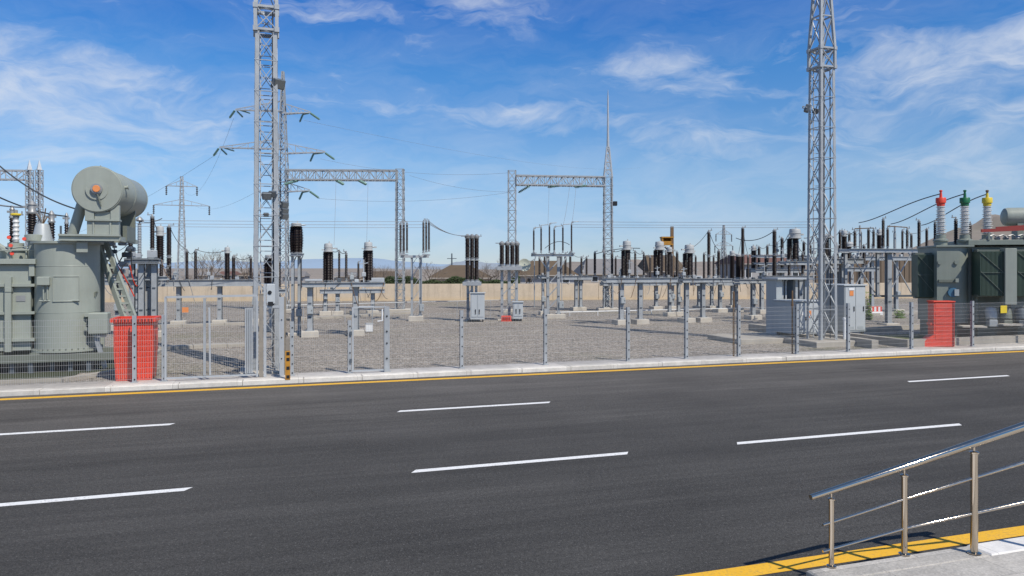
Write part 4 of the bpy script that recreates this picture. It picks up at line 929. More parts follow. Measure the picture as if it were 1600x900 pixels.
    mb = MB(); mb.lathe([(rc*.0, 0), (rc*.97, 0), (rc, .03), (rc, L-.03), (rc*.93, L+.10), (rc*.6, L+.22), (0, L+.26)], 56, (t, dn, zc2), AX)
    for zz in (.05, L*.5, L-.08): mb.lathe([(rc+.012, zz-.02), (rc+.012, zz+.02)], 56, (t, dn, zc2), AX)
    cons = part('conservator', mb, 'tgreen', th)
    part('end_disc', MB().lathe([(.30, 0), (.30, .03)], 28, (t, dn-.035, zc2-.02), (0, 1, 0)), 'tgreen', cons)
    part('level_gauge', MB().lathe([(.16, 0), (.16, .07), (.12, .08)], 20, (t, dn-.11, zc2), (0, 1, 0)).lathe([(.135, 0), (.135, .02)], 20, (t, dn-.135, zc2), (0, 1, 0)), 'alu', cons)
    part('dial', MB().lathe([(.095, 0), (.105, .02)], 18, (t+.01, dn-.165, zc2), (0, 1, 0)), 'orange', cons)
    part('gauge_lever', MB().tube([(t+.02, dn-.10, zc2-.12), (t+.08, dn-.08, zc2-.35), (t+.12, dn-.05, zc2-.52)], [.022, .028, .018], 6), 'tgreen_dark', cons)
    for yy in (.5, 1.6, 2.8): part('lifting_eye', MB().tube([(t-.06, dn+yy, zc2+rc-.01), (t, dn+yy, zc2+rc+.08), (t+.06, dn+yy, zc2+rc-.01)], .018, 6), 'tgreen', cons)
    part('stub', MB().lathe([(.05, 0), (.05, .10), (.07, .10), (.07, .13)], 10, (t+rc-.01, dn+.3, zc2+.1), (1, 0, .1)), 'tgreen', cons)
    zf = zc2-rc
    fx0, fx1 = fr.t(135, dn), fr.t(185, dn); zmid = fr.z(345, t, dn); zlow = fr.z(366, t, dn)
    mb = MB(); 
    for x in (fx0+.07, fx1-.10): mb.box(x-.12, x+.12, dn+.05, dn+.2, zmid, zf+.22)
    mb.box(fx0+.2, fx1-.2, dn+.1, dn+.18, zmid, zf+.02)
    mb.box(fx0, fx1, dn+.06, dn+.30, zlow, zmid-.002); mb.box(fx0-.03, fx1+.03, dn-.02, dn+.34, zmid-.0, zmid+.05); mb.box(fx0+.16, fx0+.2, dn+.02, dn+.058, zlow, zmid-.003); mb.box(fx1-.24, fx1-.2, dn+.02, dn+.058, zlow, zmid-.003)
    part('drum_saddle', mb, 'tgreen', th)
    bx1 = fr.t(211, dn+2.3); by = dn+2.3; zq = fr.z(379, bx1, by)
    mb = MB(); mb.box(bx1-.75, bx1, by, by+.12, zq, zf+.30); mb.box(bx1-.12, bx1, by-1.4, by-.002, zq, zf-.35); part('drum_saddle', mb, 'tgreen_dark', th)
    mb = MB(); zz0 = fr.z(376.5, t, dn); lx0, lx1 = fr.t(92, dn), fr.t(188, dn)
    for y in (dn, dn+1.4): mb.box(lx0, lx1, y-.02, y+.02, zz0, zlow-.002); mb.box(lx0, lx1, y-.10, y+.10, zlow-.06, zlow-.003); mb.box(lx0, lx1, y-.10, y+.10, zz0, zz0+.05)
    mb.box(lx0, lx0+.1, dn+.1, dn+1.3, zz0, zlow-.06); mb.box(lx1-.1, lx1, dn+.1, dn+3, zz0, zlow-.06); part('cantilever_beam', mb, 'tgreen', th)
    pa = Vector((fr.t(110, -.4), -.3, zt)); pb = Vector((fr.t(134, -.4), -.5, zc2-.15)); part('oil_pipe', MB().tube([pa, pa+Vector((.02, 0, .15)), pb], .155, 16), 'tgreen', th)
    part('stub_pipe', MB().tube([(fr.t(95, -.5), -.5, zlow), (fr.t(95, -.5), -.5, zlow+.26)], .03, 6), 'steel_dark', th)
    part('bracket', MB().prism([(0, 0), (.3, 0), (0, .04)], 0, .3), 'tgreen', th, (fr.t(120, -r), -r-.05, zt-.33))
    # tap changer box and legs at the drum's flank
    x = fr.t(157, -.5); part('drive_cabinet', MB().box(x-.26, x+.26, -.85, -.35, fr.z(521, x, -.5), fr.z(488, x, -.5), bev=.03), 'tgreen', th)
    for py in (491, 512): part('bracket', MB().box(r*.7, x-.262, -.75, -.5, fr.z(py+3, x, -.5), fr.z(py-2, x, -.5)), 'tgreen', th)
    mb = MB(); mb.lathe([(.18, fr.z(526, x, -.5)), (.2, fr.z(521.5, x, -.5))], 12, (x, -.6, 0)); mb.bar((x-.1, -.6, fr.z(526, x, -.5)), (x+.15, -.6, .05), .16, .1); part('stand', mb, 'steel', th)
    # inclined ladder trays
    for a, b, ya, yb in ((152, 196, 378, 505), (165, 212, 378, 505)):
        p = Vector((fr.t(a, .8), .8, fr.z(ya, 0, .8))); q = Vector((fr.t(b, .2), .2, fr.z(yb, 0, .2))); mb = MB()
        mb.bar(p, q, .10, .16); part('brace', mb, 'tgreen', th)
    for k in range(11):
        p = Vector((fr.t(160, .8), .8, fr.z(385, 0, .8))).lerp(Vector((fr.t(203, .2), .2, fr.z(498, 0, .2))), k/10); part('ladder_rung', MB().box(p.x-.12, p.x+.13, p.y-.05, p.y+.05, p.z-.03, p.z+.03), 'tgreen', th)
    for px in (152, 160): t = fr.t(px, .9); part('leg', MB().bar((t, .9, 0), (t, .9, fr.z(380, t, .9)), .12), 'tgreen', th)
    # tray of cables and fittings below the drum
    for k in range(14):
        x = fr.t(168+random.random()*42, 1.4); z = fr.z(372+random.random()*70, x, 1.4); s = random.uniform(.06, .16)
        part('fitting', MB().box(-s, s, -s, s, -s*.6, s*.6, bev=s*.2), random.choice(('alu', 'steel', 'steel_dark', 'steel_light')), th, (x, 1.2+random.random(), z))
    for k in range(8):
        x = fr.t(166+random.random()*40, 1.3); z = fr.z(375+random.random()*50, x, 1.3); part('control_cable', MB().tube(arc((x, 1.2, z), (x+random.uniform(-.4, .6), 1.5, z-random.uniform(.4, 1.4)), random.uniform(-.2, .2)), .02, 5), random.choice(('wire_dark', 'wire_dark', 'red', 'alu')), th)
left_transformer()
# arresters behind the left transformer's lid
for px, yb, yt, yh, w, Y, lb in ((19, 381, 341, 320, 8.5, 27.5, 'brown arrester half hidden behind the ringed pale bushing'), (50, 372, 334, 312, 14, 26.5, 'fattest of the brown arresters behind the round tank'), (80.5, 373, 348, 325, 10.5, 29, 'brown arrester beside the pale cone on the tank'), (104, 366, 350, 335, 6.5, 31, 'slimmest brown arrester beside the slanting oil pipe')):
    P = at(px, HOR, Y); P.z = YARD; fr = Fr(P); th = thing('surge_arrester', lb, 'arrester', P, RA, 'arresters behind the transformer lid')
    footing(th, 0, 0, .7, .1); h_leg(th, 0, 0, .1, fr.z(yb, 0)-.1, .2); r = w/2/F*Y
    insulator(th, 0, 0, fr.z(yb, 0), fr.z(yt, 0), r, pitch=.09, top=False)
    part('terminal', MB().lathe([(r, 0), (r*1.05, .05), (r*.8, .1), (r*.75, .3), (r*.95, .32), (r*.5, .42), (r*.2, .48)], 14).box(-r*1.6, r*1.2, -.04, .04, .2, .28), 'alu', th, (0, 0, fr.z(yt, 0)))
wire(at(-40, 222, 25), at(128, 329, 23.5), .35, .025, 'thick dark cable sloping down across the sky to the conservator drum', 'cable', m='wire_dark')
wire(at(-60, 277, 24.5), at(104, 338, 30), .25, .028, 'thick dark cable reaching down to the slimmest arrester', 'cable', m='wire_dark')
wire(at(-40, 312, 27.5), at(50, 324, 26.6), .08, .028, 'short grey cable joining the ringed bushing and the fattest arrester', 'cable')
# bund kerbs left
def bund(label, pts, h, w):
    mb = MB()
    for a, b in zip(pts, pts[1:]):
        a, b = Vector(a), Vector(b); d = (b-a).normalized(); n = Vector((-d.y, d.x, 0))*w/2; a = a-d*w*.48; b = b+d*w*.48
        vs = [a-n, b-n, b+n, a+n]; mb.add([v+Vector((0, 0, -.05)) for v in vs]+[v+Vector((0, 0, h)) for v in vs], [(3, 2, 1, 0), (4, 5, 6, 7), (0, 1, 5, 4), (1, 2, 6, 5), (2, 3, 7, 6), (3, 0, 4, 7)]); h += .003
    return solid('bund_kerb', mb, 'bund', label, 'kerb')
uL = at(106, HOR, 22.7).dot(U); nL = at(106, HOR, 22.7).dot(N)
bund('low concrete bund kerb around the round tank transformer', [UN(uL-14, nL-2.95, YARD), UN(uL+.6, nL-2.95, YARD), UN(uL+1.9, nL-1.2, YARD), UN(uL+2.0, nL+4, YARD)], .10, .24)
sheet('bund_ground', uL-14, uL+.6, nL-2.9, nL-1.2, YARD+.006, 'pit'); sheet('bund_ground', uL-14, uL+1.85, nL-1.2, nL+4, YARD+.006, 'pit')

# ================================================================== RIGHT TRANSFORMER
def right_transformer():
    a = -.22; P = at(1500, HOR, 31.5); P.z = YARD; fr = Fr(P, a); th = thing('power_transformer', 'dark grey-green power transformer with red, green and yellow capped white bushings', 'transformer', P, a)
    zb = fr.z(505, 0); zt = fr.z(386, 0); x0, x1 = fr.t(1464), fr.t(1519); r = .55
    poly = [(x0, 0), (x1-r, 0)]+[(x1-r+r*math.sin(k*PI/16), r-r*math.cos(k*PI/16)) for k in range(1, 9)]+[(x1, 2.6), (x0, 2.6)]
    part('end_tank', MB().prism(poly, zb, zt-.003, smooth=True), 'rgreen', th)
    part('tank_cap', MB().box(x0-.05, x1+.06, -.08, 2.6, zt, zt+.08, bev=.01), 'rgreen', th)
    mx0 = x1+.002; part('main_tank', MB().box(mx0, mx0+8, .5, 3.2, zb, zt+.02, bev=.02), 'rgreen', th)
    part('tank_lid', MB().box(x1-.1, mx0+8.1, .1, 3.3, zt+.083, zt+.30, bev=.015), 'rgreen', th)
    for k in range(6): part('rib', MB().box(mx0+.12+k*1.5, mx0+.26+k*1.5, .38, .497, zb, zt-.05), 'rgreen', th)
    part('lower_beam', MB().box(mx0, mx0+8, .2, .497, zb+.02, zb+.22), 'tgreen_dark', th)
    def radiator(xa, xb, y, z0, z1, d):
        mb = MB(); n = max(6, int((xb-xa)/.046))
        for i in range(n): x = xa+(xb-xa)*i/n; mb.box(x, x+.028, y, y+d, z0+.1, z1-.1, bev=.008)
        o = part('radiator', mb, 'radiator', th); mb = MB()
        for zz in (z0+.04, z1-.12): mb.box(xa-.02, xb+.02, y+d*.3, y+d*.7, zz, zz+.10)
        part('header_pipe', mb, 'tgreen_dark', o)
        mb = MB(); mb.bar((xa, y-.02, z1-.15), (xb, y-.02, z0+(z1-z0)*.5), .03, .01); mb.bar((xa, y-.02, z0+(z1-z0)*.55), (xb, y-.02, z0+.15), .03, .01); mb.bar((xa, y-.025, z0+(z1-z0)*.52), (xb, y-.025, z0+(z1-z0)*.52), .035, .01)
        part('strap', mb, 'rgreen', o)
    radiator(fr.t(1433, .5), fr.t(1463, .5), .4, fr.z(468, x0, .5), fr.z(394, x0, .5), .9)
    radiator(fr.t(1532, -.6), fr.t(1570, -.6), -.6, fr.z(466, x1, -.6), fr.z(389, x1, -.6), .95)
    radiator(fr.t(1590, -.6), fr.t(1632, -.6), -.6, fr.z(466, x1, -.6), fr.z(389, x1, -.6), .95)
    xa, xb = fr.t(1571, -.75), fr.t(1589, -.75); part('panel', MB().box(xa, xb, -.75, -.2, fr.z(476, xa, -.7), fr.z(388, xa, -.7), bev=.015), 'tgreen', th)
    part('step_bar', MB().box(fr.t(1466), fr.t(1495), -.09, -.003, fr.z(441, 0), fr.z(437, 0)), 'tgreen_dark', th); part('bracket', MB().box(fr.t(1491), fr.t(1496), -.16, -.09, fr.z(441, 0), fr.z(435, 0)), 'tgreen', th)
    g = part('gauge', MB().lathe([(.20, 0), (.20, .12)], 20, (fr.t(1488), -.12, fr.z(457, 0)), (0, 1, 0)), 'blue', th); part('gauge_box', MB().box(fr.t(1489), fr.t(1496), -.2, -.123, fr.z(462, 0), fr.z(452, 0)), 'cabinet_dark', th)
    for px in (1468, 1494): part('lug', MB().lathe([(.09, 0), (.09, .06)], 10, (fr.t(px), -.065, fr.z(410, 0)), (0, 1, 0)), 'rgreen', th)
    part('pipe', MB().tube([(fr.t(1526, .1), .1, zb), (fr.t(1526, .1), .1, zt-.1)], .08, 10), 'tgreen_dark', th)
    # skid, pumps
    for k in range(6): part('skid_support', MB().box(-.35, .35, .2, 2.8, -.06, zb-.003), 'tgreen_dark', th, (x0+.5+k*1.5, 0, 0))
    for k in range(5):
        x = fr.t(1545)+k*.55; part('pump', MB().lathe([(.2, 0), (.22, .1), (.22, .45), (.16, .5)], 12, (x, -.3, zb+.2), (0, .3, 1)).box(x-.15, x+.15, -.5, -.1, zb-.1, zb+.2, bev=.02), random.choice(('steel_dark', 'cabinet_dark', 'tgreen_dark')), th)
    # bushings
    for px, cm, yt, yb_, ytur, dn in ((1470, 'red', 322, 366, 387, .6), (1507.5, 'green_cap', 322, 366, 384, .6), (1542.5, 'yellow_cap', 322, 366, 380, .9)):
        t = fr.t(px, dn); s = fr.Y(t, dn)/F; zt_ = fr.z(yb_, t, dn); ztr = zt+.08 if px < 1480 else zt+.2
        part('turret', MB().lathe([(9*s, ztr), (9*s, zt_-.32), (11*s, zt_-.31), (11*s, zt_-.24), (7.5*s, zt_-.2), (7.2*s, zt_-.02)], 20), 'rgreen', th, (t, dn, 0))
        h = fr.z(yt, t, dn)-zt_; pr = [(5*s, 0)]; n = 15
        for i in range(n):
            z = h*i/n; rr = (8.3-1.8*i/n)*s*(1.0 if i % 2 == 0 else .86); pr += [(4.6*s, z+h/n*.1), (rr, z+h/n*.45), (rr, z+h/n*.6), (4.6*s, z+h/n*.8)]
        pr.append((4.5*s, h)); bsh = part('bushing', MB().lathe(pr, 18), 'white_ins', th, (t, dn, zt_))
        q = MB(); q.lathe([(5*s, h+.002), (5.7*s, h+.02), (5.7*s, h+.13), (7.2*s, h+.132), (7.2*s, h+.34), (6.7*s, h+.36), (2.2*s, h+.365), (1.8*s, h+.56)], 20); part('cap', q, cm, bsh)
        part('terminal', MB().lathe([(1.6*s, h+.56), (1.6*s, h+.62), (2.4*s, h+.63), (2.4*s, h+.68), (1.2*s, h+.70)], 10), cm if cm != 'yellow_cap' else 'rust', bsh)
    # brown neutral bushings behind
    for px, yt, y0, w, dn in ((1493.5, 345, 381, 6, 1.6), (1516, 352, 374, 5, 1.8), (1461, 350, 380, 5, 1.4)):
        t = fr.t(px, dn); insulator(th, t, dn, fr.z(y0, t, dn), fr.z(yt, t, dn), w/2/F*fr.Y(t, dn))
    # conservator and red rail
    dn = 1.6; t0, t1 = fr.t(1566, dn), fr.t(1700, dn); zc = fr.z(339, t0, dn); rc = 14.2/F*fr.Y(t0, dn)
    part('conservator', MB().lathe([(0, 0), (rc*.7, .02), (rc*.93, .08), (rc, .2), (rc, t1-t0)], 32, (t0, dn, zc), (1, 0, 0)), 'tgreen', th)
    for x in (t0+.6, t0+2.6): part('drum_saddle', MB().box(x-.12, x+.12, dn-.3, dn+.3, zt+.303, zc-rc+.12), 'rgreen', th)
    p, q = Vector((fr.t(1533, .1), .1, fr.z(361, 0, .1))), Vector((fr.t(1650, .1), .1, fr.z(357, 0, .1))); mb = MB(); mb.bar(p, q, .08, .13); mb.bar(p+Vector((.9, .9, .16)), q+Vector((0, .9, .16)), .08, .09); part('red_rail', mb, 'rail_red', th)
    mb = MB()
    for k in range(10): x = fr.t(1545, .3)+k*.36; mb.lathe([(.10, 0), (.13, .08), (.06, .18)], 8, (x, .3+.1*(k % 3), zt+.302)); mb.tube([(x, .3, zt+.45), (x+.2, .35, zt+.52), (x+.36, .4, zt+.42)], .03, 5)
    part('valve_row', mb, 'alu', th)
    for x in (p.x+.3, p.x+1.7): part('rail_post', MB().bar((x, .1, zt+.302), (x, .1, p.z-.08), .07), 'rgreen', th)
    part('drip_tray', MB().box(fr.t(1497, -.5), fr.t(1535, -.5), -1.0, -.4, .62, .68), 'concrete', th)
    part('drip_tray', MB().box(fr.t(1560, -.5), fr.t(1596, -.5), -1.0, -.4, .72, .78), 'concrete', th)
    return fr
frR = right_transformer()
for px, pe, ye, Ye, lb in ((1469, 1342, 348, 43, 'red'), (1507, 1392, 350, 43, 'green'), (1543, 1440, 352, 43, 'yellow')):
    a = at(px, 303, 32.5); b = at(pe, ye, Ye); n = 14; pts = []
    for i in range(n+1):
        k = i/n; p = a.lerp(b, k); kk = k**1.15; p.z = a.z+(b.z-a.z)*(3*kk*kk-2*kk**3)-.05*math.sin(PI*k); pts.append(p)
    solid('drop_cable', MB().tube(pts, .024, 6), 'wire_dark', 'dark curved cable dropping from the %s capped bushing' % lb, 'cable', group='bushing drop cables')
# bund around it
uR = at(1500, HOR, 31.5).dot(U); nR = at(1500, HOR, 31.5).dot(N)
bund('low concrete bund kerb around the radiator fitted transformer', [UN(uR-4.4, nR+3, YARD), UN(uR-4.4, nR-1.5, YARD), UN(uR+14, nR-1.5, YARD)], .30, .28)
bund('second longer concrete kerb running back beside the tall grey cabinet', [UN(uR-5.9, nR-1.3, YARD), UN(uR-5.3, nR+7, YARD)], .32, .3)
bund('straight concrete channel kerb on the gravel behind the bund', [gp(1352, 519), gp(1446, 512)], .2, .3)
sheet('bund_ground', uR-4.3, uR+14, nR-1.4, nR+3, YARD+.006, 'grass')

# ================================================================== CABINETS AND PLINTH
def cabinet(label, P, rz, w, d, h, mats, split, signs, roof=True, z0=.12):
    th = thing('electrical_cabinet', label, 'cabinet', P, rz, 'grey cabinets on the plinth')
    part('body', MB().box(0, w, 0, d, z0, h, bev=.015), mats, th)
    part('roof', MB().box(-.05, w+.05, -.06, d+.06, h+.002, h+.06, bev=.012), 'cabinet', th)
    xs = [0.03]+[w*s for s in split]+[w-.03]
    for a, b in zip(xs, xs[1:]):
        dr = part('door', MB().box(a+.012, b-.012, -.028, -.002, z0+.08, h-.06, bev=.006), 'cabinet', th); part('handle', MB().box(b-.12, b-.08, -.06, -.029, h*.48, h*.58), 'black', dr)
        part('vent', MB().box(a+.1, b-.1, -.036, -.029, z0+.14, z0+.24), 'cabinet_dark', dr)
    mb = MB()
    for x in (.04, w-.12):
        for y in (.05, d-.15): mb.box(x, x+.08, y, y+.1, 0, z0-.002)
    part('foot', mb, 'black', th)
    for (x, z, sw, sh, m) in signs: part('warning_label', MB().box(x, x+sw, -.042, -.037, z, z+sh), m, th)
    return th
zP = .30
# L-shaped plinth
P0 = gp(1284, 529, .34)
mb = MB(); uB, nB = PB.dot(U), PB.dot(N)
mb.box(uB-1.0, uB+1.0, nB-1.05, nB+1.2, YARD-.1, YARD+.05); 
o = solid('plinth', MB().box(-1.05, .95, -.95, .95, -.1, .22, bev=.02).box(-3.1, 3.2, .98, 3.4, -.1, .20, bev=.02), 'bund', 'low concrete plinth carrying the mast and the grey cabinets', 'plinth', (PB.x, PB.y, YARD), RA)
for ob in (mB,): ob.location.z = YARD+.222-.05
fpl = Fr((PB.x, PB.y, YARD+.2))
dnc = 1.35
t0, t1 = fpl.t(1319, dnc), fpl.t(1352, dnc); hh = fpl.z(447, t0, dnc)
cabinet('tall grey cabinet with double doors and orange warning label beside the mast', fpl.P+U*t0+N*dnc, RA, t1-t0, 1.6, hh, 'cabinet_dark', (.52,), [(.26, hh*.80, .2, .22, 'orange'), (.22, hh*.915, .28, .10, 'white')])
t0, t1 = fpl.t(1243, 1.1), fpl.t(1280, 1.1); hl = fpl.z(472, t0, 1.1)
cabinet('low wide grey cabinet with small labels, shorter of the plinth pair', fpl.P+U*t0+N*1.1, RA, t1-t0, 1.3, hl, 'cabinet_dark', (.5,), [(.28, hl*.62, .14, .16, 'white'), (.6, hl*.55, .16, .3, 'orange')])
# shelter frame over it
th = thing('shelter', 'grey sheet metal shelter with flat roof standing over cable pipes behind the low cabinet', 'shelter', fpl.P+U*fpl.t(1213, 2.5)+N*2.5, RA); fs = Fr(th.location)
zr = fs.z(437, 0); w = fs.t(1264)
part('roof', MB().box(-.12, w, -.25, .85, zr, zr+.08, bev=.01), 'steel_light', th); part('side_panel', MB().box(0, .30, 0, .7, -.2, zr-.003, bev=.01), 'cabinet_dark', th); part('back_panel', MB().box(.303, w-.2, .62, .68, -.2, zr-.003), 'steel_dark', th)
for x in (.55, .72, 1.15): part('pipe', MB().tube([(x, .3, -.2), (x, .3, zr-.1), (x+.1, .35, zr-.004)], .045, 8), 'steel_light', th)
for x in (w-.15, w*.62): part('leg', MB().box(x-.06, x+.06, 0, .12, -.2, zr-.003), 'steel', th)
# stub posts on the plinth
for px, yb, yt, lb in ((1319.5, 531, 499, 'short white capped stub post by the tall cabinet'), ):
    P = gp(px, yb, .3); P.z = .3; fz = Fr(P); solid('stub_post', MB().lathe([(.05, -.02), (.05, .8), (.075, .81), (.07, .88), (.02, .9)], 10), 'white', lb, 'post', P)
# small barrier by the frame
P = gp(1367, 493); th = thing('barrier', 'small red and white striped barrier on the gravel behind the tall cabinet', 'barrier', P, .1)
part('board', MB().box(-.45, .45, -.05, .05, .25, .58, bev=.02), 'red', th); mb = MB()
for k in range(3): mb.prism([(-.36+k*.28, -.056), (-.22+k*.28, -.056), (-.22+k*.28, -.052), (-.36+k*.28, -.052)], .27, .56)
part('stripe', mb, 'white', th); part('base', MB().box(-.45, .45, -.16, .16, 0, .25, bev=.04), 'white', th)
# white box and small cabinet near the narrow gate
P = gp(577, 519); th = thing('equipment_box', 'white box below a small white topped stand behind the narrow gate', 'box', P, .1); part('body', MB().box(-.16, .16, -.15, .15, .02, .40, bev=.02), 'white', th); part('lid', MB().box(-.18, .18, -.17, .17, .402, .43, bev=.008), 'head', th)
P = gp(573, 512); th = thing('cable_stand', 'thin legged stand with white sloped top beside the footing', 'stand', P, .1); part('top', MB().box(-.5, .35, -.2, .2, 1.03, 1.10, bev=.01), 'white', th)
for x in (-.4, .28): part('leg', MB().box(x-.02, x+.02, -.1, .1, 0, 1.028), 'steel', th)
# ground conduits / railings
def railing(label, a, b, h, n, r=.035, m='steel_light'):
    A = Vector((a.x, a.y, YARD)); B = Vector((b.x, b.y, YARD)); r *= .65; th = thing('pipe_rail', label, 'railing', (A.x, A.y, YARD), 0); d = B-A
    part('rail', MB().tube([(0, 0, h), (d.x, d.y, h)], r, 8), m, th)
    for i in range(n): k = (i+.5)/n; part('post', MB().tube([(d.x*k, d.y*k, 0), (d.x*k, d.y*k, h)], r*.8, 6), m, th)
railing('long waist high pipe rail crossing the gravel in front of the tan wall', at(440, HOR, 40), at(792, HOR, 47), 1.05, 6, .03)
railing('low pale conduit on short stands under the current transformer tables', at(868, HOR, 46.5), at(1190, HOR, 52), .28, 8, .045, 'white')
def slab_row(label, p0, p1, w, h=.12):
    A = gp(*p0); B = gp(*p1); d = B-A; Ln = d.length; th = thing('cable_trench', label, 'trench cover', A, math.atan2(d.y, d.x), 'concrete cable trenches'); n = max(2, int(Ln/1.0))
    rr = random.Random(int(p0[0]))
    for i in range(n): dz = rr.uniform(-.012, .012); part('cover_slab', MB().box(Ln*i/n+.008, Ln*(i+1)/n-.008, -w/2+dz, w/2+dz, -.05, h+dz, bev=.012), 'bund', th)
slab_row('concrete trench cover strip just inside the big open gate', (190, 549), (404, 539), .55)
slab_row('second trench cover strip further back behind the open gate', (215, 513), (412, 506), .6, .14)
slab_row('trench cover strip passing under the pale headed transformers', (448, 501), (640, 490), .7, .15)
slab_row('far pale slab row close to the braced steel frame', (1340, 494), (1450, 488), .9, .15)
# ================================================================== FENCE
nF = 22.02; zK = .115
def uF(px): P = UN(0, nF, 0); k = (px-800)/F; return (k*P.y-P.x)/(U.x-k*U.y)
_post = {}
def post_mesh(h):
    k = round(h, 2)
    if k not in _post:
        mb = MB(); w, d, t = .10, .10, .008
        mb.box(-w/2, w/2, -d/2, -d/2+t, 0, h); mb.box(-w/2, -w/2+t, -d/2+t, d/2, 0, h, 0); mb.box(w/2-t, w/2, -d/2+t, d/2, 0, h)
        mb.box(-.09, .09, -.08, .08, -.01, .015)
        for z in [h*j/6+.08 for j in range(6)]: mb.lathe([(.021, 0), (.021, .012)], 8, (.012, -d/2-.012, z), (0, 1, 0), 1); mb.lathe([(.018, 0), (.018, .012)], 8, (-w/2-.012, .01, z+.05), (1, 0, 0), 1)
        _post[k] = mb.mesh('post', ['steel', 'black'])
    return _post[k]
def panel_mesh(L, h, zb=.05, dx=.052, dz=.15, r=.0019):
    mb = MB(); n = int(L/dx)
    for i in range(n+1): x = L*i/n; mb.tube([(x, 0, zb), (x, 0, zb+h)], r, 3, cap=False)
    m = int(h/dz)
    for j in range(m+1): z = zb+.03+(h-.06)*j/m; mb.tube([(0, -r*2, z), (L, -r*2, z)], r*1.15, 3, cap=False)
    return mb
def fence(label, us, hs, rw=.0024):
    o = UN(us[0], nF, zK); th = thing('mesh_fence', label, 'fence', o, RA, 'yard fence runs')
    for i, u in enumerate(us):
        put('post', post_mesh(hs), th, (u-us[0], 0, 0))
        if i+1 < len(us): part('mesh_panel', panel_mesh(us[i+1]-u, hs-.12, r=rw), 'mesh', th, (u-us[0], .0, 0))
    return th
FL = fence('welded mesh fence run in front of the round tank transformer and red skip', [uF(p) for p in (-150, -20, 210, 256)], 1.80, .0027)
FR = fence('long grey mesh fence run from the narrow gate to the radiator fitted transformer', [uF(p) for p in (606, 721, 852, 981, 1072, 1154, 1245, 1325, 1424, 1519, 1612, 1710)], 1.78)
FM = fence('short mesh fence stretch between striped bollard and narrow gate', [uF(p) for p in (456, 546)], 1.55)
# main gate leaf
th = thing('yard_gate', 'wide tubular gate leaf with mesh infill beside the big lattice mast', 'gate', UN(uF(259), nF-.05, zK), RA); g0 = uF(259); W = uF(402)-g0; hg = 2.28
mb = MB(); mb.bar((0, 0, .02), (0, 0, hg), .055); mb.bar((W, 0, .02), (W, 0, hg), .05); mb.bar((0, 0, hg), (W, 0, hg+.02), .055); mb.bar((0, 0, .08), (W, 0, .08), .045); part('frame', mb, 'steel_light', th)
xm = uF(320)-g0; part('stile', MB().bar((xm, 0, .115), (xm, 0, hg-.04), .07), 'steel', th); part('stile', MB().bar((xm+.14, .02, .115), (xm+.12, .02, hg-.3), .05), 'steel_light', th)
xs = uF(383)-g0; mb = MB()
for k in range(4): mb.box(xs+k*.055, xs+k*.055+.035, -.03+.02*(k % 2), .03, .12, 1.95)
mb.box(xs, xs+.2, .031, .037, .12, 1.95); part('slat_panel', mb, 'steel_light', th)
part('mesh_panel', panel_mesh(W-.1, hg-.2, .1, .055, .16, .0024), 'mesh', th, (.05, .045, 0)); part('sign', MB().box(.42, .58, -.06, -.05, hg-.42, hg-.28), 'orange', th)
# square rusty posts and lock post between gate and bollard
P = UN(uF(408), nF+.02, zK); solid('gate_post', MB().box(-.055, .055, -.055, .055, 0, 2.32, bev=.006).box(-.065, .065, -.065, .065, 2.32, 2.34), 'tarnish', 'plain grey-brown square post between the gate leaf and the lock panel', 'post', P, RA)
th = thing('lock_panel', 'narrow galvanised side panel with lock box between grey-brown post and striped bollard', 'gate', UN(uF(414), nF, zK), RA); wL = uF(440)-uF(414)
mb = MB(); mb.bar((0, 0, 0), (0, 0, 2.62), .075); mb.bar((wL, 0, 0), (wL, 0, 2.25), .13, .08); mb.bar((0, 0, 1.98), (wL, 0, 1.98), .06); part('frame', mb, 'steel_light', th)
part('mesh_panel', panel_mesh(wL, 1.9, .05, .05, .15, .0024), 'mesh', th); bx = part('lock_box', MB().box(.045, .27, -.07, .07, 2.06, 2.62, bev=.015), 'cabinet', th); part('keyhole', MB().lathe([(.055, 0), (.055, .02)], 14, (.13, -.09, 2.38), (0, 1, 0)), 'black', bx); part('hasp', MB().prism([(.08, -.075), (.22, -.075), (.22, -.072), (.08, -.072)], 2.0, 2.12), 'black', bx)
for z in (.5, 1.1, 1.6): part('bolt', MB().lathe([(.018, 0), (.018, .015)], 8, (wL, -.056, z), (0, 1, 0)), 'black', th)
P = UN(uF(444), nF+.25, zK-.01); solid('steel_post', MB().box(-.06, .06, -.04, .04, 0, 2.25, bev=.005).box(-.07, .07, -.05, .05, .9, .96), 'tarnish', 'weathered brown post standing just behind the striped bollard', 'post', P, RA)
th = thing('bollard', 'square mustard bollard with black squares and a grey top beside the gate', 'bollard', gp(449.5, 592, .12), RA); th.location.z = .10
part('shaft', MB().box(-.065, .065, -.065, .065, 0, .80, bev=.006), 'mustard', th); part('top_section', MB().box(-.055, .055, -.055, .055, .802, 1.16, bev=.006), 'tarnish', th)
for z in (.04, .28, .52, .68): part('stripe', MB().box(-.035, .05, -.0705, -.066, z, z+.09).box(.066, .0705, -.03, .04, z, z+.09), 'black', th)
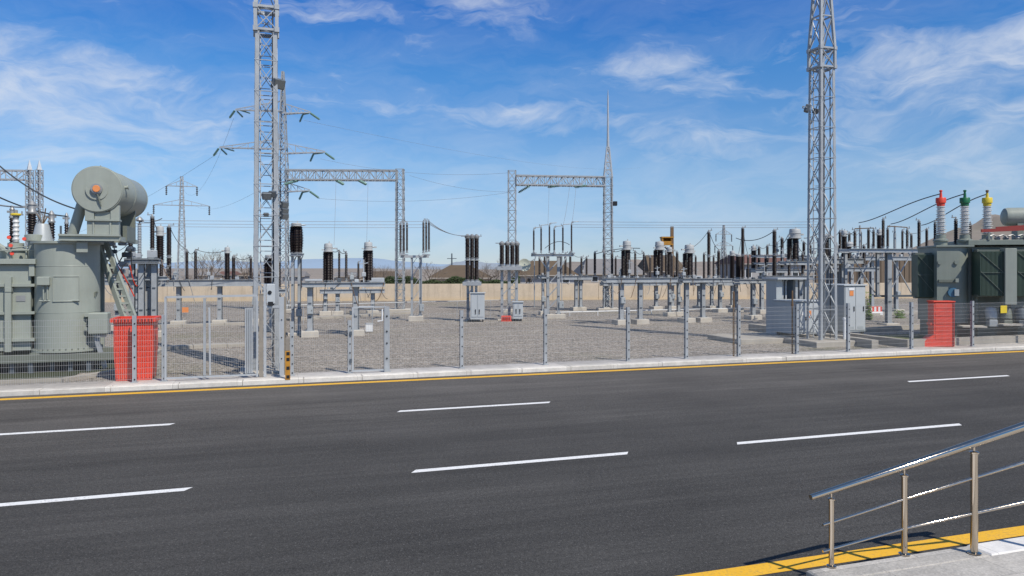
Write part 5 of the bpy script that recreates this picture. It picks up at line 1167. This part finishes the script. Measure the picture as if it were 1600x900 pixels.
# narrow gate
th = thing('yard_gate', 'narrow open framed mesh gate with white handle in the fence', 'gate', UN(uF(551), nF-.04, zK), RA); W = uF(603)-uF(551)
mb = MB(); mb.bar((0, 0, .03), (0, 0, 1.92), .05); mb.bar((0, 0, 1.92), (W, 0, 1.92), .04); mb.bar((0, 0, .06), (W, 0, .06), .045); part('frame', mb, 'steel_light', th)
part('stile', MB().box(W-.06, W+.09, -.05, .05, .0, 1.93), 'steel', th); part('mesh_panel', panel_mesh(W-.1, 1.82, .06, .052, .15, .0022), 'mesh', th, (.02, .03, 0))
part('handle', MB().tube([(W-.12, -.05, 1.86), (W-.12, -.05, 1.52), (W-.26, -.05, 1.50)], .022, 8), 'white', th)
for z in (1.65, 1.2, .85, .4): part('bolt', MB().lathe([(.025, 0), (.025, .02)], 10, (W+.015, -.072, z), (0, 1, 0)), 'black', th)
for z in (.3, 1.1, 1.7): part('hinge', MB().box(-.09, -.031, -.05, .05, z, z+.12), 'steel_dark', th)
# yellow sign on the fence
th = thing('warning_sign', 'small blank yellow plate hung on the mesh in front of the radiators', 'sign', UN(uF(1567), nF-.03, zK), RA); part('plate', MB().box(-.17, .17, -.012, 0, 1.27, 1.57, bev=.004), 'yellow_cap', th); part('wire_tie', MB().box(-.13, -.11, -.016, .03, 1.5, 1.52).box(.11, .13, -.016, .03, 1.5, 1.52), 'wire', th)
# rusty thin poles inside the fence
for px, yt, yb, lb in ((1149.5, 455, 557, 'thin rusty pole standing beside a fence post in front of the arresters'), (1241.5, 452, 553, 'thin rusty pole in front of the low grey cabinet'), ):
    P = UN(uF(px), nF+.12, zK-.01); solid('rusty_pole', MB().tube([(0, 0, 0), (0, 0, 2.2)], .032, 8).lathe([(.045, 1.7), (.045, 1.8)], 8).lathe([(.034, 2.2), (.02, 2.27)], 8), 'rust', lb, 'pole', P)
P = UN(uF(696), nF+3.5, YARD)
# ================================================================== RED CONTAINERS
P = UN(uF(205.5), nF+.75, YARD); th = thing('skip_bin', 'large tapering red waste bin behind the mesh next to the round tank', 'bin', P, RA); fz = Fr(P); hT = fz.z(497, 0, -.4); wt, wb = .50, .44
mb = MB(); n = 12
def ring(w, d, z): return [(-w, -d, z), (w, -d, z), (w, d, z), (-w, d, z)]
prof = [(wb, .40, .02), (wb+.02, .41, .25), (wb+.045, .43, .8), (wt-.015, .46, hT-.16), (wt, .47, hT)]
vs = [v for w, d, z in prof for v in ring(w, d, z)]; fs = [(3, 2, 1, 0)]
for i in range(len(prof)-1):
    for k in range(4): fs.append((i*4+k, i*4+(k+1) % 4, i*4+4+(k+1) % 4, i*4+4+k))
mb.add(vs, fs); part('body', mb, 'red', th)
mb = MB()
for k in range(9):
    x = -.40+k*.10; mb.bar((x, -.415, .1), (x*1.12, -.472, hT-.22), .035, .02)
part('rib', mb, 'red', th); part('rim', MB().box(-wt-.06, wt+.06, -.54, -.44, hT-.10, hT).box(-wt-.06, wt+.06, .44, .54, hT-.10, hT).box(-wt-.06, -wt+.03, -.44, .44, hT-.10, hT).box(wt-.03, wt+.06, -.44, .44, hT-.10, hT), 'red', th)
mb = MB()
for k in range(12): x = -wt+.03+k*.083; mb.box(x, x+.045, -.547, -.5405, hT-.085, hT-.02)
part('slot_row', mb, 'red_dark', th); part('axle', MB().tube([(-.42, .42, .11), (.42, .42, .11)], .025, 6), 'black', th)
for s in (-1, 1): part('wheel', MB().lathe([(.06, -.04), (.11, -.035), (.11, .035), (.06, .04)], 14, (s*.40, .46, .11), (1, 0, 0)), 'black', th)
part('handle', MB().tube([(-.4, .54, hT-.05), (-.4, .64, hT-.03), (.4, .64, hT-.03), (.4, .54, hT-.05)], .02, 6), 'red', th)
P = UN(uF(1471), nF+.55, YARD); th = thing('fire_point', 'tall narrow red fire point box with sloped foot by the fence', 'fire equipment', P, RA-.35); fz = Fr(P, RA-.35); h = fz.z(470, 0); w0, w1 = fz.t(1455), fz.t(1487)
part('body', MB().box(w0, w1, -.2, .25, .02, h-.05, bev=.012), 'red', th); part('lid', MB().box(w0-.03, w1+.02, -.24, .28, h-.048, h, bev=.01), 'red', th)
mb = MB()
for k in range(5): z = .3+k*.3; mb.box(w0+.05, w1-.12, -.212, -.2005, z, z+.22)
part('panel', mb, 'red', th); part('edge', MB().box(w1-.07, w1-.02, -.22, -.2005, .05, h-.08), 'red_dark', th)
mb = MB(); x = w0-.002; v = [(x, -.2, .0), (x-.42, -.2, .0), (x-.42, -.2, .18), (x, -.2, .48)]; v2 = [(a, .22, c) for a, b, c in v]
mb.add(v+v2, [(0, 1, 2, 3), (7, 6, 5, 4), (0, 4, 5, 1), (1, 5, 6, 2), (2, 6, 7, 3), (3, 7, 4, 0)]); part('foot', mb, 'red', th); part('shelf', MB().box(w0-.10, w0-.003, -.15, .15, .85, .95), 'red', th)
# ================================================================== HANDRAIL
def handrail():
    zp = .155; th = thing('handrail', 'polished stainless steel stair handrail with three posts on the near pavement', 'railing', gp(1299, 885, zp), 0); O = Vector(th.location)
    spots = [(1299, 885, 779, .026), (1413, 866, 742, .031), (1522, 864, 706, .037)]
    tops = []
    for px, yb, yt, r in spots:
        b = gp(px, yb, zp); h = (yb-yt)/F*b.y; loc = b-O
        mb = MB(); mb.lathe([(r, 0), (r, h-.02), (r*1.35, h-.015), (r*1.35, h), (r*.7, h+.012)], 20)
        p = part('post', mb, 'stainless', th, loc); k = h
        part('base_flange', MB().lathe([(r*1.9, 0), (r*1.9, .008), (r*1.2, .018)], 20), 'stainless', p); part('saddle_pin', MB().lathe([(r*.32, h), (r*.32, h+.055)], 10), 'stainless', p)
        tops.append(loc+Vector((0, 0, h+.055+r*1.05)))
    def ext(a, b, k): return a+(b-a)*k
    e0 = ext(tops[1], tops[0], 1.27); e1 = ext(tops[1], tops[2], 2.1); e2 = ext(tops[1], tops[2], 2.35)
    part('top_rail', MB().tube([e0, tops[0], tops[1], tops[2], e1, e2], [.027, .029, .035, .042, .046, .046], 24), 'stainless', th)
    for yy in ((816, 780, 746.5, .0135), (858, 826, 802, .0135)):
        pts = [gp(px, yb, zp)-O+Vector((0, 0, (yb-y)/F*gp(px, yb, zp).y)) for (px, yb, _, _), y in zip(spots, yy)]
        pts = [p+Vector((.0, .0, 0)) for p in pts]; a = ext(pts[1], pts[0], 1.11); b = ext(pts[1], pts[2], 2.1)
        part('mid_rail', MB().tube([a, pts[0], pts[1], pts[2], b], [yy[3]*.9, yy[3], yy[3]*1.05, yy[3]*1.2, yy[3]*1.6], 14), 'stainless', th)
    part('post', MB().lathe([(.037, 0), (.037, e1.z-.09), (.05, e1.z-.085), (.05, e1.z-.07), (.012, e1.z-.065), (.012, e1.z-.02)], 20).lathe([(.07, 0), (.07, .008), (.045, .018)], 20), 'stainless', th, (e1.x, e1.y, 0))
handrail()
# ================================================================== FAR WIRES
zw = lambda px, py, Y: at(px, py, Y)
specs = [((475, 188, 51), (1000, 262, 180), 1.5, 'long thin line wire from the upper line arm toward the spire'), ((500, 248, 51), (795, 270, 52), .5, 'line wire from the middle line arm to the next gantry'),
         ((497, 310, 51), (800, 300, 52), .4, 'line wire from the lowest line arm to the next gantry column'), ((340, 240, 51), (-60, 395, 130), 3, 'line wire falling away from the middle arm behind the drum'), ((365, 185, 51), (284, 292, 119), 3, 'line wire falling from the upper arm to the far pylon'),
         ((306, 322, 120), (400, 300, 51), .8, 'line wire joining far pylon and the big mast'), ((640, 274, 52), (800, 300, 52.5), .3, 'short slack wire between the two gantry columns')]
for a, b, s, lb in specs: wire(at(*a), at(*b), s, .008, lb, 'wire', group='far line wires')
drops = [(525, 284, 522, 383, 'outer'), (575, 285, 573, 378, 'inner'), (858, 292, 856, 352, 'first'), (900, 292, 893, 352, 'second'), (890, 292, 879, 356, 'third')]
for px, y0, p2, y1, w in drops: wire(at(px, y0, 51.5), at(p2, y1, 44), .25, .010, {'outer': 'drop wire from the gantry beam to the first pale headed transformer', 'inner': 'drop wire from the gantry beam to the second pale headed transformer', 'first': 'drop wire from the spire gantry to the middle switch insulator', 'second': 'drop wire from the spire gantry to the outermost switch insulator', 'third': 'drop wire from the spire gantry to the fifth switch insulator'}[w], 'wire', group='gantry drop wires')
for k, (a, b, s, lb) in enumerate([((930, 397, 46), (1000, 388, 44), -.12, 'jumper rising from the back row to the spire column'), ((1150, 372, 44), (1208, 362, 42), .3, 'looping jumper to the clear standing insulator post'), ((1216, 386, 42), (1232, 366, 42), .15, 'short jumper onto the wide current transformer'), ((1256, 372, 42), (1290, 352, 42), .2, 'jumper from the wide current transformer up to the busbar')]): wire(at(*a), at(*b), s, .022, lb, 'cable', 'jumper_cable', m='wire_dark')

# ================================================================== SKY, SUN, CAMERA
sd = Vector((.68, -.73, 0)).normalized(); EL = math.radians(51); az = math.atan2(sd.x, sd.y)
S = Vector((sd.x*math.cos(EL), sd.y*math.cos(EL), math.sin(EL)))
L = bpy.data.lights.new('sun', 'SUN'); L.energy = 4.5; L.angle = math.radians(.53); L.color = (1.0, .94, .85)
lo = bpy.data.objects.new('sun', L); COL.objects.link(lo); lo.rotation_euler = (-S).to_track_quat('-Z', 'Y').to_euler(); lo.location = S*50
wd = bpy.data.worlds.new('World'); SC.world = wd; wd.use_nodes = True; t = NT(wd.node_tree)
bg = wd.node_tree.nodes['Background']; bg.inputs['Strength'].default_value = .125
sky = t.new('ShaderNodeTexSky'); sky.sky_type = 'NISHITA'; sky.sun_disc = False; sky.sun_elevation = EL; sky.sun_rotation = az
sky.altitude = 300; sky.air_density = 1.0; sky.dust_density = 0; sky.ozone_density = 6
co = t.new('ShaderNodeTexCoord').outputs['Generated']
sep = t.new('ShaderNodeSeparateXYZ'); t.ln(co, sep.inputs[0])
azn = t.math('ARCTAN2', sep.outputs[0], sep.outputs[1]); eln = t.math('ARCSINE', sep.outputs[2])
cmb = t.new('ShaderNodeCombineXYZ'); t.ln(azn, cmb.inputs[0]); t.ln(eln, cmb.inputs[1]); ae = cmb.outputs[0]
tint = t.ramp(t.math('MULTIPLY', eln, 1/.80), [(0, (.54, .63, .84)), (.06, (.61, .68, .86)), (.114, (.74, .79, .88)), (.167, (.73, .83, .91)), (.22, (.60, .80, .94)), (.32, (.41, .78, 1.03)), (.42, (.27, .67, 1.08)), (.80, (.66, .80, .90))])
skyc = t.mix(1.0, sky.outputs[0], tint, 'MULTIPLY')
# wispy clouds: elliptical banks in azimuth / elevation broken up by stretched turbulent noise
def blob(px, py, rx, ry, wgt, tilt=0.0):
    a0 = math.atan2((px-800)/F, 1); e0 = math.atan((HOR-py)/F*math.cos(a0)); m = t.mapping(ae, (1, 1, 1), (0, 0, 0), (-a0, -e0, 0))
    m2 = t.new('ShaderNodeMapping'); m2.inputs['Rotation'].default_value = (0, 0, -tilt); t.ln(m, m2.inputs['Vector'])
    m3 = t.new('ShaderNodeMapping'); m3.inputs['Scale'].default_value = (F/rx, F/ry, 1); t.ln(m2.outputs[0], m3.inputs['Vector'])
    ln_ = t.new('ShaderNodeVectorMath', operation='LENGTH'); t.ln(m3.outputs[0], ln_.inputs[0])
    v = t.math('SUBTRACT', 1.0, t.math('MULTIPLY', ln_.outputs['Value'], ln_.outputs['Value']), clamp=True); v = t.math('POWER', v, 1.4)
    return t.math('MULTIPLY', v, wgt)
blobs = [(100, 150, 330, 95, .95, -.12), (20, 120, 200, 60, .5, -.2), (200, 235, 420, 80, .55, -.05), (490, 12, 170, 45, .6, -.1), (740, 12, 140, 45, .6, -.1), (870, 188, 160, 40, .85, -.05), (735, 182, 70, 24, .5, .1),
         (1065, 118, 170, 42, .7, -.12), (1090, 222, 170, 42, .75, -.03), (1255, 90, 100, 60, .5, .3), (1290, 180, 190, 85, .5, -.5), (1440, 105, 190, 70, .85, -.12), (1580, 95, 200, 70, .75, .2), (1540, 205, 210, 45, .75, .35), (1560, 265, 240, 50, .5, .1), (1390, 290, 200, 50, .3, 0), (560, 180, 260, 60, .22, 0), (620, 300, 500, 70, .35, 0), (60, 330, 330, 60, .45, 0), (1480, 330, 300, 50, .35, 0), (1000, 330, 300, 40, .3, 0)]
mask = None
for b in blobs: v = blob(*b); mask = v if mask is None else t.math('MAXIMUM', mask, v)
warp = t.noise(t.mapping(ae, (5, 9, 1)), 1.0, 4, .6)
wv = t.new('ShaderNodeVectorMath', operation='ADD'); t.ln(ae, wv.inputs[0]); sc = t.new('ShaderNodeVectorMath', operation='SCALE'); cw = t.new('ShaderNodeCombineXYZ'); t.ln(warp, cw.inputs[0]); t.ln(warp, cw.inputs[1]); t.ln(cw.outputs[0], sc.inputs[0]); sc.inputs['Scale'].default_value = .10; t.ln(sc.outputs[0], wv.inputs[1])
n1 = t.noise(t.mapping(wv.outputs[0], (4.2, 15, 1), (0, 0, .16)), 1.6, 9, .62, .6); n2 = t.noise(t.mapping(wv.outputs[0], (8, 22, 1), (0, 0, -.25)), 2.0, 7, .58, .4)
turb = t.math('MULTIPLY_ADD', n1, .7, t.math('MULTIPLY', n2, .3))
dens = t.math('ADD', t.math('MULTIPLY', mask, .62), t.math('MULTIPLY_ADD', turb, 2.3, -1.12))
dens = t.math('MULTIPLY', t.ramp(dens, [(0.12, 0), (.40, .24), (.68, .56), (1.0, .86)]), t.ramp(eln, [(0, .15), (.10, .7), (.2, 1)]))
veil = t.math('MULTIPLY', t.ramp(n1, [(.38, 0), (.72, .34)]), t.ramp(eln, [(.0, .9), (.30, .3)]))
dens = t.math('MAXIMUM', dens, veil)
mixc = t.mix(dens, skyc, (6.1, 6.4, 6.9)); t.ln(mixc, bg.inputs['Color'])
cam = bpy.data.cameras.new('camera'); co_ = bpy.data.objects.new('camera', cam); COL.objects.link(co_); SC.camera = co_
co_.location = (0, 0, H); co_.rotation_euler = (PI/2, 0, 0); cam.sensor_width = 36; cam.lens = F/1600*36; cam.shift_y = -(450-HOR)/1600; cam.clip_end = 12000; cam.clip_start = .1
SC.view_settings.view_transform = 'Standard'; SC.view_settings.look = 'None'; SC.view_settings.exposure = 0; SC.view_settings.gamma = 1
SC.render.resolution_x, SC.render.resolution_y = 1024, 576
